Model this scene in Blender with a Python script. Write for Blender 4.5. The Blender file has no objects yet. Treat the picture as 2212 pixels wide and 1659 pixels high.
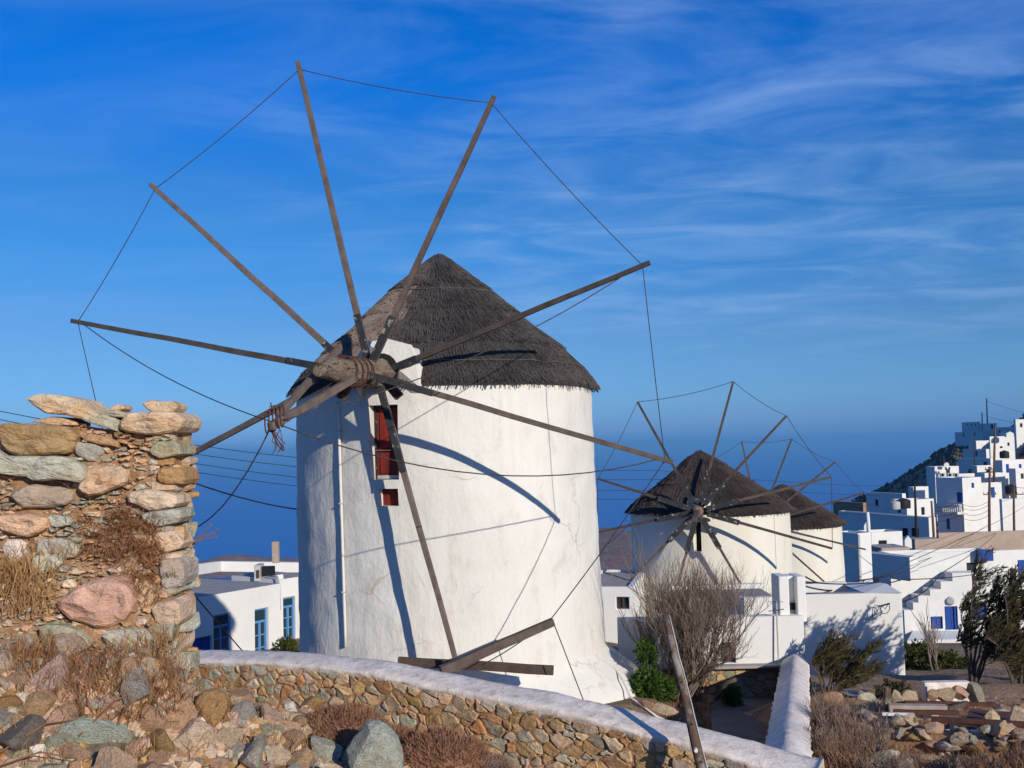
import bpy, bmesh, math, random
from mathutils import Vector, Matrix, noise
R = math.radians
scene = bpy.context.scene
COL = scene.collection
random.seed(7)

# ------------------------------------------------------------------ camera
FPX, CX, CY = 2300.0, 1106.0, 829.5          # focal length in units of a 2212 px wide frame
camd = bpy.data.cameras.new('camera'); cam = bpy.data.objects.new('camera', camd); COL.objects.link(cam)
camd.sensor_width = 36.0; camd.sensor_fit = 'HORIZONTAL'; camd.lens = FPX / 2212.0 * 36.0
camd.clip_start = 0.1; camd.clip_end = 150000.0
CM = Matrix.Rotation(R(90 + 3.43), 3, 'X') @ Matrix.Rotation(R(-1.4), 3, 'Z')
cam.matrix_world = CM.to_4x4()
scene.camera = cam

# ------------------------------------------------------------------ world and sun
SUN_EL, SUN_AZ = R(18.7), R(147.5)
SUN = Vector((math.sin(SUN_AZ) * math.cos(SUN_EL), math.cos(SUN_AZ) * math.cos(SUN_EL), math.sin(SUN_EL)))
world = bpy.data.worlds.new('World'); scene.world = world; world.use_nodes = True
wt = world.node_tree; wt.nodes.clear()
def wn(t, **k):
    n = wt.nodes.new(t)
    for a, b in k.items(): setattr(n, a, b)
    return n
def wl(a, b): wt.links.new(a, b)
wout = wn('ShaderNodeOutputWorld'); wbg = wn('ShaderNodeBackground'); wbg.inputs[1].default_value = 0.094
sky = wn('ShaderNodeTexSky', sky_type='NISHITA', sun_disc=False, sun_elevation=SUN_EL, sun_rotation=SUN_AZ,
         altitude=200.0, air_density=1.0, dust_density=0.0, ozone_density=10.0)
geo = wn('ShaderNodeNewGeometry'); sep = wn('ShaderNodeSeparateXYZ')
tc = wn('ShaderNodeTexCoord')
wl(tc.outputs['Generated'], sep.inputs[0])
# the air of the day: deep polarised blue that stays blue down to the horizon, the same all round
ramp = wn('ShaderNodeValToRGB'); wl(sep.outputs['Z'], ramp.inputs[0])
cr = ramp.color_ramp; cr.interpolation = 'EASE'
cr.elements[0].position = 0.0; cr.elements[0].color = (0.46, 0.62, 1.05, 1)
cr.elements[1].position = 1.0; cr.elements[1].color = (0.10, 1.0, 1.35, 1)
for p, c in ((0.05, (0.76, 0.84, 0.98, 1)), (0.10, (0.86, 0.86, 0.90, 1)), (0.20, (0.54, 0.92, 1.02, 1)), (0.36, (0.0, 0.90, 1.36, 1))):
    e = cr.elements.new(p); e.color = c
mul = wn('ShaderNodeMix', data_type='RGBA', blend_type='MULTIPLY'); mul.inputs[0].default_value = 1.0
wl(sky.outputs[0], mul.inputs[6]); wl(ramp.outputs[0], mul.inputs[7])
# thin cirrus: noise on a high layer, direction divided by height
zc = wn('ShaderNodeMath', operation='MAXIMUM'); wl(sep.outputs['Z'], zc.inputs[0]); zc.inputs[1].default_value = 0.02
za = wn('ShaderNodeMath', operation='ADD'); wl(zc.outputs[0], za.inputs[0]); za.inputs[1].default_value = 0.08
dx = wn('ShaderNodeMath', operation='DIVIDE'); wl(sep.outputs['X'], dx.inputs[0]); wl(za.outputs[0], dx.inputs[1])
dy = wn('ShaderNodeMath', operation='DIVIDE'); wl(sep.outputs['Y'], dy.inputs[0]); wl(za.outputs[0], dy.inputs[1])
cmb = wn('ShaderNodeCombineXYZ'); wl(dx.outputs[0], cmb.inputs[0]); wl(dy.outputs[0], cmb.inputs[1])
mp1 = wn('ShaderNodeMapping'); mp1.inputs['Rotation'].default_value = (0, 0, R(-14)); mp1.inputs['Scale'].default_value = (0.8, 1.35, 1); mp1.inputs['Location'].default_value = (1.7, 0.6, 0)
wl(cmb.outputs[0], mp1.inputs[0])
n1 = wn('ShaderNodeTexNoise'); n1.inputs['Scale'].default_value = 1.9; n1.inputs['Detail'].default_value = 9; n1.inputs['Roughness'].default_value = 0.58; n1.inputs['Distortion'].default_value = 0.8
wl(mp1.outputs[0], n1.inputs['Vector'])
n2 = wn('ShaderNodeTexNoise'); n2.inputs['Scale'].default_value = 0.42; n2.inputs['Detail'].default_value = 3
mp2 = wn('ShaderNodeMapping'); mp2.inputs['Location'].default_value = (0.55, 3.1, 0); wl(cmb.outputs[0], mp2.inputs[0]); wl(mp2.outputs[0], n2.inputs['Vector'])
r1 = wn('ShaderNodeMapRange'); r1.inputs[1].default_value = 0.34; r1.inputs[2].default_value = 0.86; r1.interpolation_type = 'SMOOTHSTEP'; wl(n1.outputs[0], r1.inputs[0])
r2 = wn('ShaderNodeMapRange'); r2.inputs[1].default_value = 0.36; r2.inputs[2].default_value = 0.62; r2.interpolation_type = 'SMOOTHSTEP'; wl(n2.outputs[0], r2.inputs[0])
# the cloud sheet covers one side of the sky and thins out towards the other
ext = wn('ShaderNodeMath', operation='MULTIPLY_ADD'); wl(n2.outputs[0], ext.inputs[0]); ext.inputs[1].default_value = 1.6; wl(dx.outputs[0], ext.inputs[2])
rx = wn('ShaderNodeMapRange'); rx.inputs[1].default_value = -0.35; rx.inputs[2].default_value = 1.1; rx.inputs[3].default_value = 0.22; rx.inputs[4].default_value = 1.0; rx.interpolation_type = 'SMOOTHSTEP'; wl(ext.outputs[0], rx.inputs[0])
cm = wn('ShaderNodeMath', operation='MULTIPLY'); wl(r1.outputs[0], cm.inputs[0]); wl(rx.outputs[0], cm.inputs[1])
r3 = wn('ShaderNodeMapRange'); r3.inputs[1].default_value = 0.03; r3.inputs[2].default_value = 0.16; r3.interpolation_type = 'SMOOTHSTEP'; wl(sep.outputs['Z'], r3.inputs[0])
cm2 = wn('ShaderNodeMath', operation='MULTIPLY'); wl(cm.outputs[0], cm2.inputs[0]); wl(r3.outputs[0], cm2.inputs[1])
cm3 = wn('ShaderNodeMath', operation='MULTIPLY'); wl(cm2.outputs[0], cm3.inputs[0]); cm3.inputs[1].default_value = 0.46
cmix = wn('ShaderNodeMix', data_type='RGBA'); wl(cm3.outputs[0], cmix.inputs[0]); wl(mul.outputs[2], cmix.inputs[6]); cmix.inputs[7].default_value = (3.6, 5.4, 8.6, 1)
wl(cmix.outputs[2], wbg.inputs[0]); wl(wbg.outputs[0], wout.inputs[0])

sund = bpy.data.lights.new('sun', 'SUN'); sun = bpy.data.objects.new('sun', sund); COL.objects.link(sun)
sund.energy = 3.75; sund.angle = R(0.53); sund.color = (1.0, 0.925, 0.79)
sun.rotation_euler = (-SUN).to_track_quat('-Z', 'Y').to_euler(); sun.location = (20, -30, 25)
scene.view_settings.view_transform = 'Standard'; scene.view_settings.look = 'None'
scene.view_settings.exposure = 0.2; scene.view_settings.gamma = 1.0; scene.view_settings.use_curve_mapping = False
scene.cycles.max_bounces = 6; scene.cycles.volume_bounces = 0; scene.cycles.use_denoising = True
scene.cycles.transparent_max_bounces = 8

# ------------------------------------------------------------------ helpers
def ray(x, y):
    d = CM @ Vector(((x - CX) / FPX, (CY - y) / FPX, -1.0)); return d / d.y
def P(x, y, Y): return ray(x, y) * Y
def PZ(x, y, z): d = ray(x, y); return d * (z / d.z)
def PPL(x, y, o, n): d = ray(x, y); return d * (o.dot(n) / d.dot(n))
def nz(x, y=0.0, z=0.0): return noise.noise(Vector((x, y, z)))
def lerp(a, b, t): return a + (b - a) * t
rnd = random.random
def ru(a, b): return a + (b - a) * random.random()

WORG = {}
class MB:
    def __init__(s): s.v = []; s.f = []
    def add(s, vs, fs):
        o = len(s.v); s.v.extend(vs); s.f.extend([tuple(i + o for i in f) for f in fs])
    def box(s, c, size, M=None):
        hx, hy, hz = size[0] / 2, size[1] / 2, size[2] / 2; c = Vector(c)
        vs = [Vector((x, y, z)) for z in (-hz, hz) for y in (-hy, hy) for x in (-hx, hx)]
        if M is not None: vs = [M @ v for v in vs]
        s.add([c + v for v in vs], [(0, 2, 3, 1), (4, 5, 7, 6), (0, 1, 5, 4), (2, 6, 7, 3), (0, 4, 6, 2), (1, 3, 7, 5)])
    def bx(s, x0, x1, y0, y1, z0, z1): s.box(((x0 + x1) / 2, (y0 + y1) / 2, (z0 + z1) / 2), (abs(x1 - x0), abs(y1 - y0), abs(z1 - z0)))
    def beam(s, a, b, w0, h0, w1=None, h1=None, up=Vector((0, 0, 1)), seg=1, wob=0.0):
        a = Vector(a); b = Vector(b); d = (b - a).normalized(); w1 = w1 or w0; h1 = h1 or h0
        x = d.cross(up)
        if x.length < 1e-3: x = d.cross(Vector((0, 1, 0)))
        x.normalize(); y = x.cross(d).normalized(); vs = []
        for i in range(seg + 1):
            t = i / seg; w = lerp(w0, w1, t) / 2; h = lerp(h0, h1, t) / 2
            c = a.lerp(b, t) + (x * ru(-wob, wob) + y * ru(-wob, wob) if 0 < i < seg else Vector())
            for sx, sy in ((-1, -1), (1, -1), (1, 1), (-1, 1)): vs.append(c + x * sx * w + y * sy * h)
        fs = [(0, 1, 2, 3), tuple(4 * seg + k for k in (3, 2, 1, 0))]
        for i in range(seg):
            for k in range(4): fs.append((4 * i + k, 4 * i + 4 + k, 4 * i + 4 + (k + 1) % 4, 4 * i + (k + 1) % 4))
        s.add(vs, fs)
    def tube(s, pts, rad, n=6, cap=True):
        pts = [Vector(p) for p in pts]; m = len(pts)
        if not isinstance(rad, (list, tuple)): rad = [rad] * m
        vs = []; x = None
        for i, p in enumerate(pts):
            d = (pts[min(i + 1, m - 1)] - pts[max(i - 1, 0)]).normalized()
            if x is None:
                x = d.cross(Vector((0, 0, 1)))
                if x.length < 1e-3: x = d.cross(Vector((0, 1, 0)))
            x = x - d * x.dot(d); x.normalize(); y = d.cross(x)
            for k in range(n):
                a = 2 * math.pi * k / n; vs.append(p + (x * math.cos(a) + y * math.sin(a)) * rad[i])
        fs = [(i * n + k, i * n + (k + 1) % n, (i + 1) * n + (k + 1) % n, (i + 1) * n + k) for i in range(m - 1) for k in range(n)]
        if cap: fs += [tuple(range(n - 1, -1, -1)), tuple(range((m - 1) * n, m * n))]
        s.add(vs, fs)
    def build(s, name, mat, parent=None, color=None, smooth=False, kind=None, bevel=0.0, bseg=2, weld=False, angle=None):
        if not s.v: return None
        lo = Vector((min(v[i] for v in s.v) for i in range(3))); hi = Vector((max(v[i] for v in s.v) for i in range(3)))
        o = (lo + hi) / 2
        me = bpy.data.meshes.new(name); me.from_pydata([tuple(v - o) for v in s.v], [], s.f)
        if weld:
            bm = bmesh.new(); bm.from_mesh(me); bmesh.ops.remove_doubles(bm, verts=bm.verts, dist=0.0005); bmesh.ops.recalc_face_normals(bm, faces=bm.faces); bm.to_mesh(me); bm.free()
        me.materials.append(mat)
        if smooth: me.polygons.foreach_set('use_smooth', [True] * len(me.polygons))
        if angle is not None: me.set_sharp_from_angle(angle=angle)
        me.update()
        return link(name, me, o, parent, color, kind, bevel, bseg)
def link(name, me, o, parent=None, color=None, kind=None, bevel=0.0, bseg=2):
    ob = bpy.data.objects.new(name, me); COL.objects.link(ob)
    WORG[ob.name] = Vector(o)
    if parent is not None: ob.parent = parent; ob.location = Vector(o) - WORG[parent.name]
    else: ob.location = o
    if color: ob.color = (*color, 1)
    if kind: ob['kind'] = kind
    if bevel:
        b = ob.modifiers.new('bevel', 'BEVEL'); b.width = bevel; b.segments = bseg; b.limit_method = 'ANGLE'; b.angle_limit = R(40)
    return ob
def thing(name, loc, label, cat, group=None):
    o = bpy.data.objects.new(name, None); COL.objects.link(o); o.location = loc; o.empty_display_size = 0.3
    WORG[o.name] = Vector(loc); return tag(o, label, cat, group)
def tag(o, label, cat, group=None):
    o['label'] = label; o['category'] = cat
    if group: o['group'] = group
    return o
def struct(o): o['kind'] = 'structure'; return o
def sag(a, b, s, n=12):
    a = Vector(a); b = Vector(b)
    return [a.lerp(b, i / n) - Vector((0, 0, 4 * s * (i / n) * (1 - i / n))) for i in range(n + 1)]

# ------------------------------------------------------------------ materials
def newmat(name):
    m = bpy.data.materials.new(name); m.use_nodes = True; nt = m.node_tree
    return m, nt, nt.nodes['Principled BSDF']
def material(name, c1, c2=None, scale=3.0, rough=0.9, bump=0.0, bscale=20.0, bdist=0.02, lo=0.35, hi=0.65, objcol=0.0, stretch=(1, 1, 1),
             c3=None, scale3=8.0, lo3=0.55, hi3=0.7, metal=0.0, spec=0.3, detail=8, bump2=0.0, bscale2=4.0, world=False, speckle=0.0, spscale=60.0, trans=0.0):
    m, nt, b = newmat(name); N = nt.nodes; L = nt.links
    def nn(t, **k):
        n = N.new(t)
        for a, v in k.items(): setattr(n, a, v)
        return n
    b.inputs['Roughness'].default_value = rough; b.inputs['Metallic'].default_value = metal
    b.inputs['Specular IOR Level'].default_value = spec
    tcn = nn('ShaderNodeTexCoord'); oi = nn('ShaderNodeObjectInfo')
    add = nn('ShaderNodeVectorMath', operation='ADD'); L.new(tcn.outputs['Object'], add.inputs[0])
    sc = nn('ShaderNodeVectorMath', operation='SCALE'); sc.inputs[0].default_value = (37.0, 91.0, 53.0); L.new(oi.outputs['Random'], sc.inputs['Scale']); L.new(sc.outputs[0], add.inputs[1])
    mp = nn('ShaderNodeMapping'); mp.inputs['Scale'].default_value = stretch; L.new(add.outputs[0], mp.inputs[0])
    def noise_(s, d=detail, rg=0.6):
        n = nn('ShaderNodeTexNoise'); n.inputs['Scale'].default_value = s; n.inputs['Detail'].default_value = d; n.inputs['Roughness'].default_value = rg; L.new(mp.outputs[0], n.inputs['Vector']); return n
    def mr(sock, a, c):
        r = nn('ShaderNodeMapRange'); r.inputs[1].default_value = a; r.inputs[2].default_value = c; L.new(sock, r.inputs[0]); return r.outputs[0]
    def mix(fac, a, c, bt='MIX'):
        x = nn('ShaderNodeMix', data_type='RGBA', blend_type=bt)
        if isinstance(fac, float): x.inputs[0].default_value = fac
        else: L.new(fac, x.inputs[0])
        for i, q in ((6, a), (7, c)):
            if isinstance(q, tuple): x.inputs[i].default_value = (*q, 1)
            else: L.new(q, x.inputs[i])
        return x.outputs[2]
    col = (*c1,) if c2 is None else mix(mr(noise_(scale).outputs[0], lo, hi), c1, c2)
    if isinstance(col, tuple): col = mix(0.0, c1, c1)
    if c3 is not None: col = mix(mr(noise_(scale3, 10, 0.65).outputs[0], lo3, hi3), col, c3)
    if objcol > 0: col = mix(objcol, col, mix(1.0, col, oi.outputs['Color'], 'MULTIPLY'))
    if speckle:
        g = mr(noise_(spscale, 4, 0.7).outputs[0], 0.3, 0.7); lowv = mix(g, (1 - speckle,) * 3, (1 + speckle,) * 3); col = mix(1.0, col, lowv, 'MULTIPLY')
    L.new(col, b.inputs['Base Color'])
    if bump:
        bp = nn('ShaderNodeBump'); bp.inputs['Strength'].default_value = bump; bp.inputs['Distance'].default_value = bdist
        L.new(noise_(bscale, 8, 0.62).outputs[0], bp.inputs['Height']); last = bp
        if bump2:
            bq = nn('ShaderNodeBump'); bq.inputs['Strength'].default_value = bump2; bq.inputs['Distance'].default_value = bdist * 3
            L.new(noise_(bscale2, 6, 0.6).outputs[0], bq.inputs['Height']); L.new(bp.outputs[0], bq.inputs['Normal']); last = bq
        L.new(last.outputs[0], b.inputs['Normal'])
    if trans:
        b.inputs['Transmission Weight'].default_value = 0.0; b.inputs['Subsurface Weight'].default_value = 0.0
    return m
MT = {}
def add_cracks(m, scale=0.9, dark=0.72):
    nt = m.node_tree; b = nt.nodes['Principled BSDF']; src = b.inputs['Base Color'].links[0].from_socket
    tcn = nt.nodes.new('ShaderNodeTexCoord'); nd = nt.nodes.new('ShaderNodeTexNoise'); nd.inputs['Scale'].default_value = 2.2; nd.inputs['Detail'].default_value = 6; nt.links.new(tcn.outputs['Object'], nd.inputs['Vector'])
    mxv = nt.nodes.new('ShaderNodeMix'); mxv.data_type = 'RGBA'; mxv.inputs[0].default_value = 0.35; nt.links.new(tcn.outputs['Object'], mxv.inputs[6]); nt.links.new(nd.outputs['Color'], mxv.inputs[7])
    vo = nt.nodes.new('ShaderNodeTexVoronoi'); vo.feature = 'DISTANCE_TO_EDGE'; vo.inputs['Scale'].default_value = scale; nt.links.new(mxv.outputs[2], vo.inputs['Vector'])
    r = nt.nodes.new('ShaderNodeMapRange'); r.inputs[1].default_value = 0.0; r.inputs[2].default_value = 0.012; r.inputs[3].default_value = 1.0; r.inputs[4].default_value = 0.0; nt.links.new(vo.outputs['Distance'], r.inputs[0])
    n2_ = nt.nodes.new('ShaderNodeTexNoise'); n2_.inputs['Scale'].default_value = 1.1; nt.links.new(tcn.outputs['Object'], n2_.inputs['Vector'])
    r2_ = nt.nodes.new('ShaderNodeMapRange'); r2_.inputs[1].default_value = 0.5; r2_.inputs[2].default_value = 0.62; nt.links.new(n2_.outputs[0], r2_.inputs[0])
    mu = nt.nodes.new('ShaderNodeMath'); mu.operation = 'MULTIPLY'; nt.links.new(r.outputs[0], mu.inputs[0]); nt.links.new(r2_.outputs[0], mu.inputs[1])
    mp_ = nt.nodes.new('ShaderNodeMapping'); mp_.inputs['Scale'].default_value = (5, 5, .22); nt.links.new(tcn.outputs['Object'], mp_.inputs[0])
    n3_ = nt.nodes.new('ShaderNodeTexNoise'); n3_.inputs['Scale'].default_value = 1.0; n3_.inputs['Detail'].default_value = 7; nt.links.new(mp_.outputs[0], n3_.inputs['Vector'])
    r3_ = nt.nodes.new('ShaderNodeMapRange'); r3_.inputs[1].default_value = 0.52; r3_.inputs[2].default_value = 0.74; nt.links.new(n3_.outputs[0], r3_.inputs[0])
    ms = nt.nodes.new('ShaderNodeMix'); ms.data_type = 'RGBA'; ms.blend_type = 'MULTIPLY'; nt.links.new(r3_.outputs[0], ms.inputs[0]); nt.links.new(src, ms.inputs[6]); ms.inputs[7].default_value = (.945, .93, .905, 1); src = ms.outputs[2]
    mx = nt.nodes.new('ShaderNodeMix'); mx.data_type = 'RGBA'; mx.blend_type = 'MULTIPLY'; nt.links.new(mu.outputs[0], mx.inputs[0]); nt.links.new(src, mx.inputs[6]); mx.inputs[7].default_value = (dark, dark * .95, dark * .9, 1); nt.links.new(mx.outputs[2], b.inputs['Base Color'])
MT['white'] = material('whitewash', (0.73, 0.70, 0.64), (0.66, 0.625, 0.57), scale=0.7, lo=0.36, hi=0.72, rough=0.92, bump=0.5, bscale=14, bdist=0.014, bump2=0.85, bscale2=2.8, c3=(0.50, 0.45, 0.395), scale3=2.2, lo3=0.56, hi3=0.82, stretch=(1, 1, 0.55), speckle=0.03, spscale=45)
MT['houses'] = material('house_whitewash', (0.72, 0.705, 0.67), (0.64, 0.62, 0.585), scale=0.5, lo=0.45, hi=0.75, rough=0.92, bump=0.25, bscale=9, bdist=0.012, speckle=0.03, spscale=20)
MT['aged'] = material('aged_whitewash', (0.71, 0.675, 0.59), (0.65, 0.60, 0.49), scale=0.8, lo=0.45, hi=0.8, rough=0.95, bump=0.3, bscale=8, bdist=0.02, c3=(0.50, 0.36, 0.20), scale3=1.6, lo3=0.64, hi3=0.84, stretch=(1.6, 1.6, 0.25))
MT['cap'] = material('worn_lime_cap', (0.66, 0.56, 0.485), (0.84, 0.755, 0.68), scale=4.5, lo=0.38, hi=0.68, rough=0.95, bump=0.55, bscale=13, bdist=0.022, bump2=0.4, bscale2=4, c3=(0.36, 0.29, 0.24), scale3=8, lo3=0.55, hi3=0.75, speckle=0.10, spscale=40)
MT['wood'] = material('weathered_wood', (0.092, 0.078, 0.071), (0.15, 0.13, 0.118), scale=5, rough=0.9, bump=0.5, bscale=30, bdist=0.01, stretch=(1, 1, 1), c3=(0.07, 0.05, 0.04), scale3=9, lo3=0.60, hi3=0.70, speckle=0.15, spscale=50, objcol=1.0)
MT['darkwood'] = material('black_painted_wood', (0.018, 0.020, 0.024), (0.035, 0.036, 0.04), scale=6, rough=0.75, bump=0.4, bscale=25, bdist=0.008, c3=(0.30, 0.27, 0.22), scale3=7, lo3=0.58, hi3=0.64)
MT['log'] = material('old_log', (0.25, 0.175, 0.12), (0.36, 0.27, 0.19), scale=4, rough=0.92, bump=1.0, bscale=14, bdist=0.06, c3=(0.05, 0.035, 0.025), scale3=6, lo3=0.54, hi3=0.62, stretch=(4, 0.7, 4))
MT['rust'] = material('rusty_iron', (0.12, 0.045, 0.028), (0.07, 0.032, 0.024), scale=12, rough=0.85, bump=0.4, bscale=60, bdist=0.005)
MT['iron'] = material('dark_iron', (0.05, 0.045, 0.045), (0.10, 0.08, 0.07), scale=10, rough=0.7)
MT['rope'] = material('tarred_wire', (0.035, 0.032, 0.035), (0.07, 0.06, 0.055), scale=10, rough=0.8)
MT['cable'] = material('black_cable', (0.02, 0.02, 0.022), rough=0.6)
MT['thatch'] = material('grey_thatch', (0.050, 0.044, 0.043), (0.088, 0.078, 0.075), scale=2.5, rough=0.95, bump=0.7, bscale=30, bdist=0.03, c3=(0.035, 0.028, 0.026), scale3=5, lo3=0.5, hi3=0.7, objcol=1.0, speckle=0.35, spscale=24)
MT['red'] = material('red_paint', (0.30, 0.030, 0.016), (0.10, 0.012, 0.010), scale=4, rough=0.6, bump=0.15, bscale=30, stretch=(1, 1, .3))
MT['blue'] = material('deep_blue_paint', (0.004, 0.055, 0.30), (0.003, 0.045, 0.24), scale=4, rough=0.5)
MT['ltblue'] = material('light_blue_paint', (0.12, 0.30, 0.58), (0.10, 0.26, 0.52), scale=4, rough=0.55)
MT['glass'] = material('window_glass', (0.02, 0.045, 0.055), rough=0.08, spec=0.6)
MT['dark'] = material('dark_interior', (0.012, 0.012, 0.014), rough=0.9)
MT['stone'] = material('fieldstone', (1.18, 1.14, 1.09), (0.86, 0.82, 0.77), scale=4.2, lo=0.36, hi=0.66, rough=0.93, bump=0.8, bscale=14, bdist=0.035, bump2=0.6, bscale2=4, c3=(1.02, 0.74, 0.50), scale3=3.5, lo3=0.50, hi3=0.72, objcol=1.0, speckle=0.20, spscale=45, stretch=(1, 1, 1.8))
MT['mortar'] = material('earth_mortar', (0.42, 0.245, 0.135), (0.31, 0.17, 0.085), scale=5, rough=0.97, bump=0.9, bscale=16, bdist=0.04, c3=(0.44, 0.33, 0.23), scale3=9, lo3=0.55, hi3=0.72, speckle=0.2, spscale=50)
MT['soil'] = material('dry_soil', (0.43, 0.25, 0.14), (0.32, 0.175, 0.09), scale=1.4, rough=0.97, bump=0.9, bscale=10, bdist=0.05, c3=(0.42, 0.33, 0.24), scale3=6, lo3=0.55, hi3=0.72, speckle=0.22, spscale=30, bump2=0.5, bscale2=2)
MT['concrete'] = material('grey_concrete', (0.30, 0.27, 0.26), (0.38, 0.35, 0.33), scale=2, rough=0.93, bump=0.4, bscale=18, c3=(0.20, 0.17, 0.15), scale3=4, lo3=0.55, hi3=0.75, speckle=0.08)
MT['render'] = material('bare_render', (0.43, 0.33, 0.26), (0.36, 0.275, 0.215), scale=0.8, rough=0.94, bump=0.3, bscale=6, c3=(0.48, 0.41, 0.35), scale3=2.5, lo3=0.55, hi3=0.75, speckle=0.06)
MT['grey'] = material('painted_metal', (0.50, 0.50, 0.48), (0.38, 0.38, 0.37), scale=4, rough=0.6)
MT['pole'] = material('tarred_pole', (0.07, 0.048, 0.035), (0.12, 0.085, 0.06), scale=3, rough=0.9, objcol=1.0, stretch=(3, 3, .5))
MT['barkpole'] = material('peeling_pole', (0.11, 0.07, 0.05), (0.28, 0.235, 0.20), scale=9, lo=0.47, hi=0.60, rough=0.93, bump=0.8, bscale=22, bdist=0.02, c3=(0.05, 0.035, 0.03), scale3=7, lo3=0.60, hi3=0.66, stretch=(1, 1, .5))
add_cracks(MT['white'])
add_cracks(MT['cap'], 1.6, .6)
MT['court'] = material('shade_dark_concrete', (0.12, 0.11, 0.10), (0.17, 0.155, 0.14), scale=2, rough=0.95, bump=0.5, bscale=14, c3=(0.07, 0.06, 0.05), scale3=4, lo3=0.5, hi3=0.7, speckle=0.12)  # court concrete coloured darker to deepen the shadow lying over it
MT['scrub'] = material('shade_dark_scrub', (0.085, 0.07, 0.045), (0.13, 0.10, 0.065), scale=0.3, rough=1.0, speckle=0.3, spscale=3)  # hillside shade put into the scrub colour where the hill's shadow falls short
# stones too many to part: the same stone with its tint kept on the vertices
def tinted_copy():
    m = MT['stone'].copy(); m.name = 'fieldstone_tinted'; nt = m.node_tree; at = nt.nodes.new('ShaderNodeAttribute'); at.attribute_name = 'tint'
    for l in list(nt.links):
        if l.from_node.type == 'OBJECT_INFO' and l.from_socket.name == 'Color': nt.links.new(at.outputs['Color'], l.to_socket)
    return m
MT['tinted'] = tinted_copy()
def limit_parts(root, part, keep, name):
    ch = [o for o in root.children if o.name.split('.')[0] == part]
    if len(ch) <= keep: return
    ch.sort(key=lambda o: -(o.dimensions.x * o.dimensions.z + o.dimensions.y * o.dimensions.z) if o.dimensions.length else 0)
    vs, fs, cs = [], [], []
    for o in ch[keep:]:
        M = Matrix.Translation(o.location) @ o.rotation_euler.to_matrix().to_4x4() @ Matrix.Diagonal((*o.scale, 1)); n = len(vs)
        vs += [tuple(M @ v.co) for v in o.data.vertices]; fs += [tuple(i + n for i in p.vertices) for p in o.data.polygons]; cs += [tuple(o.color)] * len(o.data.vertices)
        me_ = o.data; bpy.data.objects.remove(o)
        if me_.users == 0: bpy.data.meshes.remove(me_)
    me = bpy.data.meshes.new(name); me.from_pydata(vs, [], fs); at = me.color_attributes.new('tint', 'FLOAT_COLOR', 'POINT'); at.data.foreach_set('color', [q for c in cs for q in c]); me.materials.append(MT['tinted'])
    ob = bpy.data.objects.new(name, me); COL.objects.link(ob); ob.parent = root; ob['kind'] = 'stuff'
# ------------------------------------------------------------------ terrain
CP = [(-4,5.2,-2.1),(-2.2,5.2,-2.15),(-4,6.3,-1.80),(-2.4,6.3,-1.85),(-4,7.05,-1.20),(-3.2,7.0,-1.22),(-2.5,6.95,-1.30),(-1.55,7.9,-1.88),(-.95,7.0,-2.06),(-1.5,6.35,-2.02),(-.6,6.1,-2.35),(-1.9,7.4,-1.72),(-.5,9,-2.95),(-1.2,8.9,-2.70),(-2.1,9.4,-2.6),(-1.6,10.5,-3.1),(1,7,-2.9),(2,5,-2.6),(0,3,-2.2),(-2,3,-2.2),
      (3,8,-3.5),(0,-4,-1.65),(-8,-6,-1.6),(8,-6,-1.7),(6,2,-2.6),(-3,9.2,-2.1),(-2.4,10.8,-2.7),
      (-3.8,14.0,-3.4),(-1.5,12.5,-3.6),(0.5,11.3,-3.95),(2.6,10.0,-4.3),(-3.6,15.7,-4.4),(-1,14.6,-4.45),(2,13,-4.7),(3,15.5,-5.1),(2,17.5,-4.7),(3.6,18.6,-5.1),(3,20.6,-4.85),(-1.3,21,-4.6),(1.9,19.2,-4.52),(4.6,20.6,-5.1),(-4.6,18,-4.6),(-4.5,22,-4.9),
      (4.1,11,-3.75),(4,14,-4.0),(8,14,-4.05),(5,19,-4.55),(9,19,-4.6),(8,22.5,-5.1),(7.5,26,-5.8),(12,27,-6.0),(14,20,-4.8),(14,12,-3.9),(3,24,-5.0),(5,22,-4.9),
      (-5,10,-2.3),(-8,8,-1.5),(-8,14,-3.2),(-9,20,-5.2),(-10,30,-6.9),(-12,41,-7.9),(-9,48,-8.2),(-20,40,-8.5),(-25,20,-5),(-25,5,-2),
      (-1,28,-5.7),(3,27,-5.5),(7,30,-6.3),(7,38,-8.2),(12.7,50,-9.8),(13,31,-7.3),(12.5,34.5,-7.8),(16,40,-9.6),(20,46,-11.2),(25,32,-7.6),(30,46,-11),(30,15,-4)]
def smooth(t): t = max(0.0, min(1.0, t)); return t * t * (3 - 2 * t)
def interp(x, tab):
    if x <= tab[0][0]: return tab[0][1]
    for (a, b), (c, d) in zip(tab, tab[1:]):
        if x <= c: return lerp(b, d, (x - a) / (c - a))
    return tab[-1][1]
CREST = [(1000,-110),(1700,-76),(1760,-42),(1800,-28),(1830,-24),(1890,-20.0),(1960,-12.6),(2020,-6.2),(2063,-2.6),(2118,-2.2),(2152,-1.6),(2186,1.5),(2212,8.5),(2320,18),(2500,26),(2800,30),(3300,20),(4200,0)]
VAL = [(45, -10.8), (60, -14), (82, -18.2), (100, -17.5), (120, -16.6), (190, -18.9), (240, -18.5), (300, -14), (420, -10)]
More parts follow.
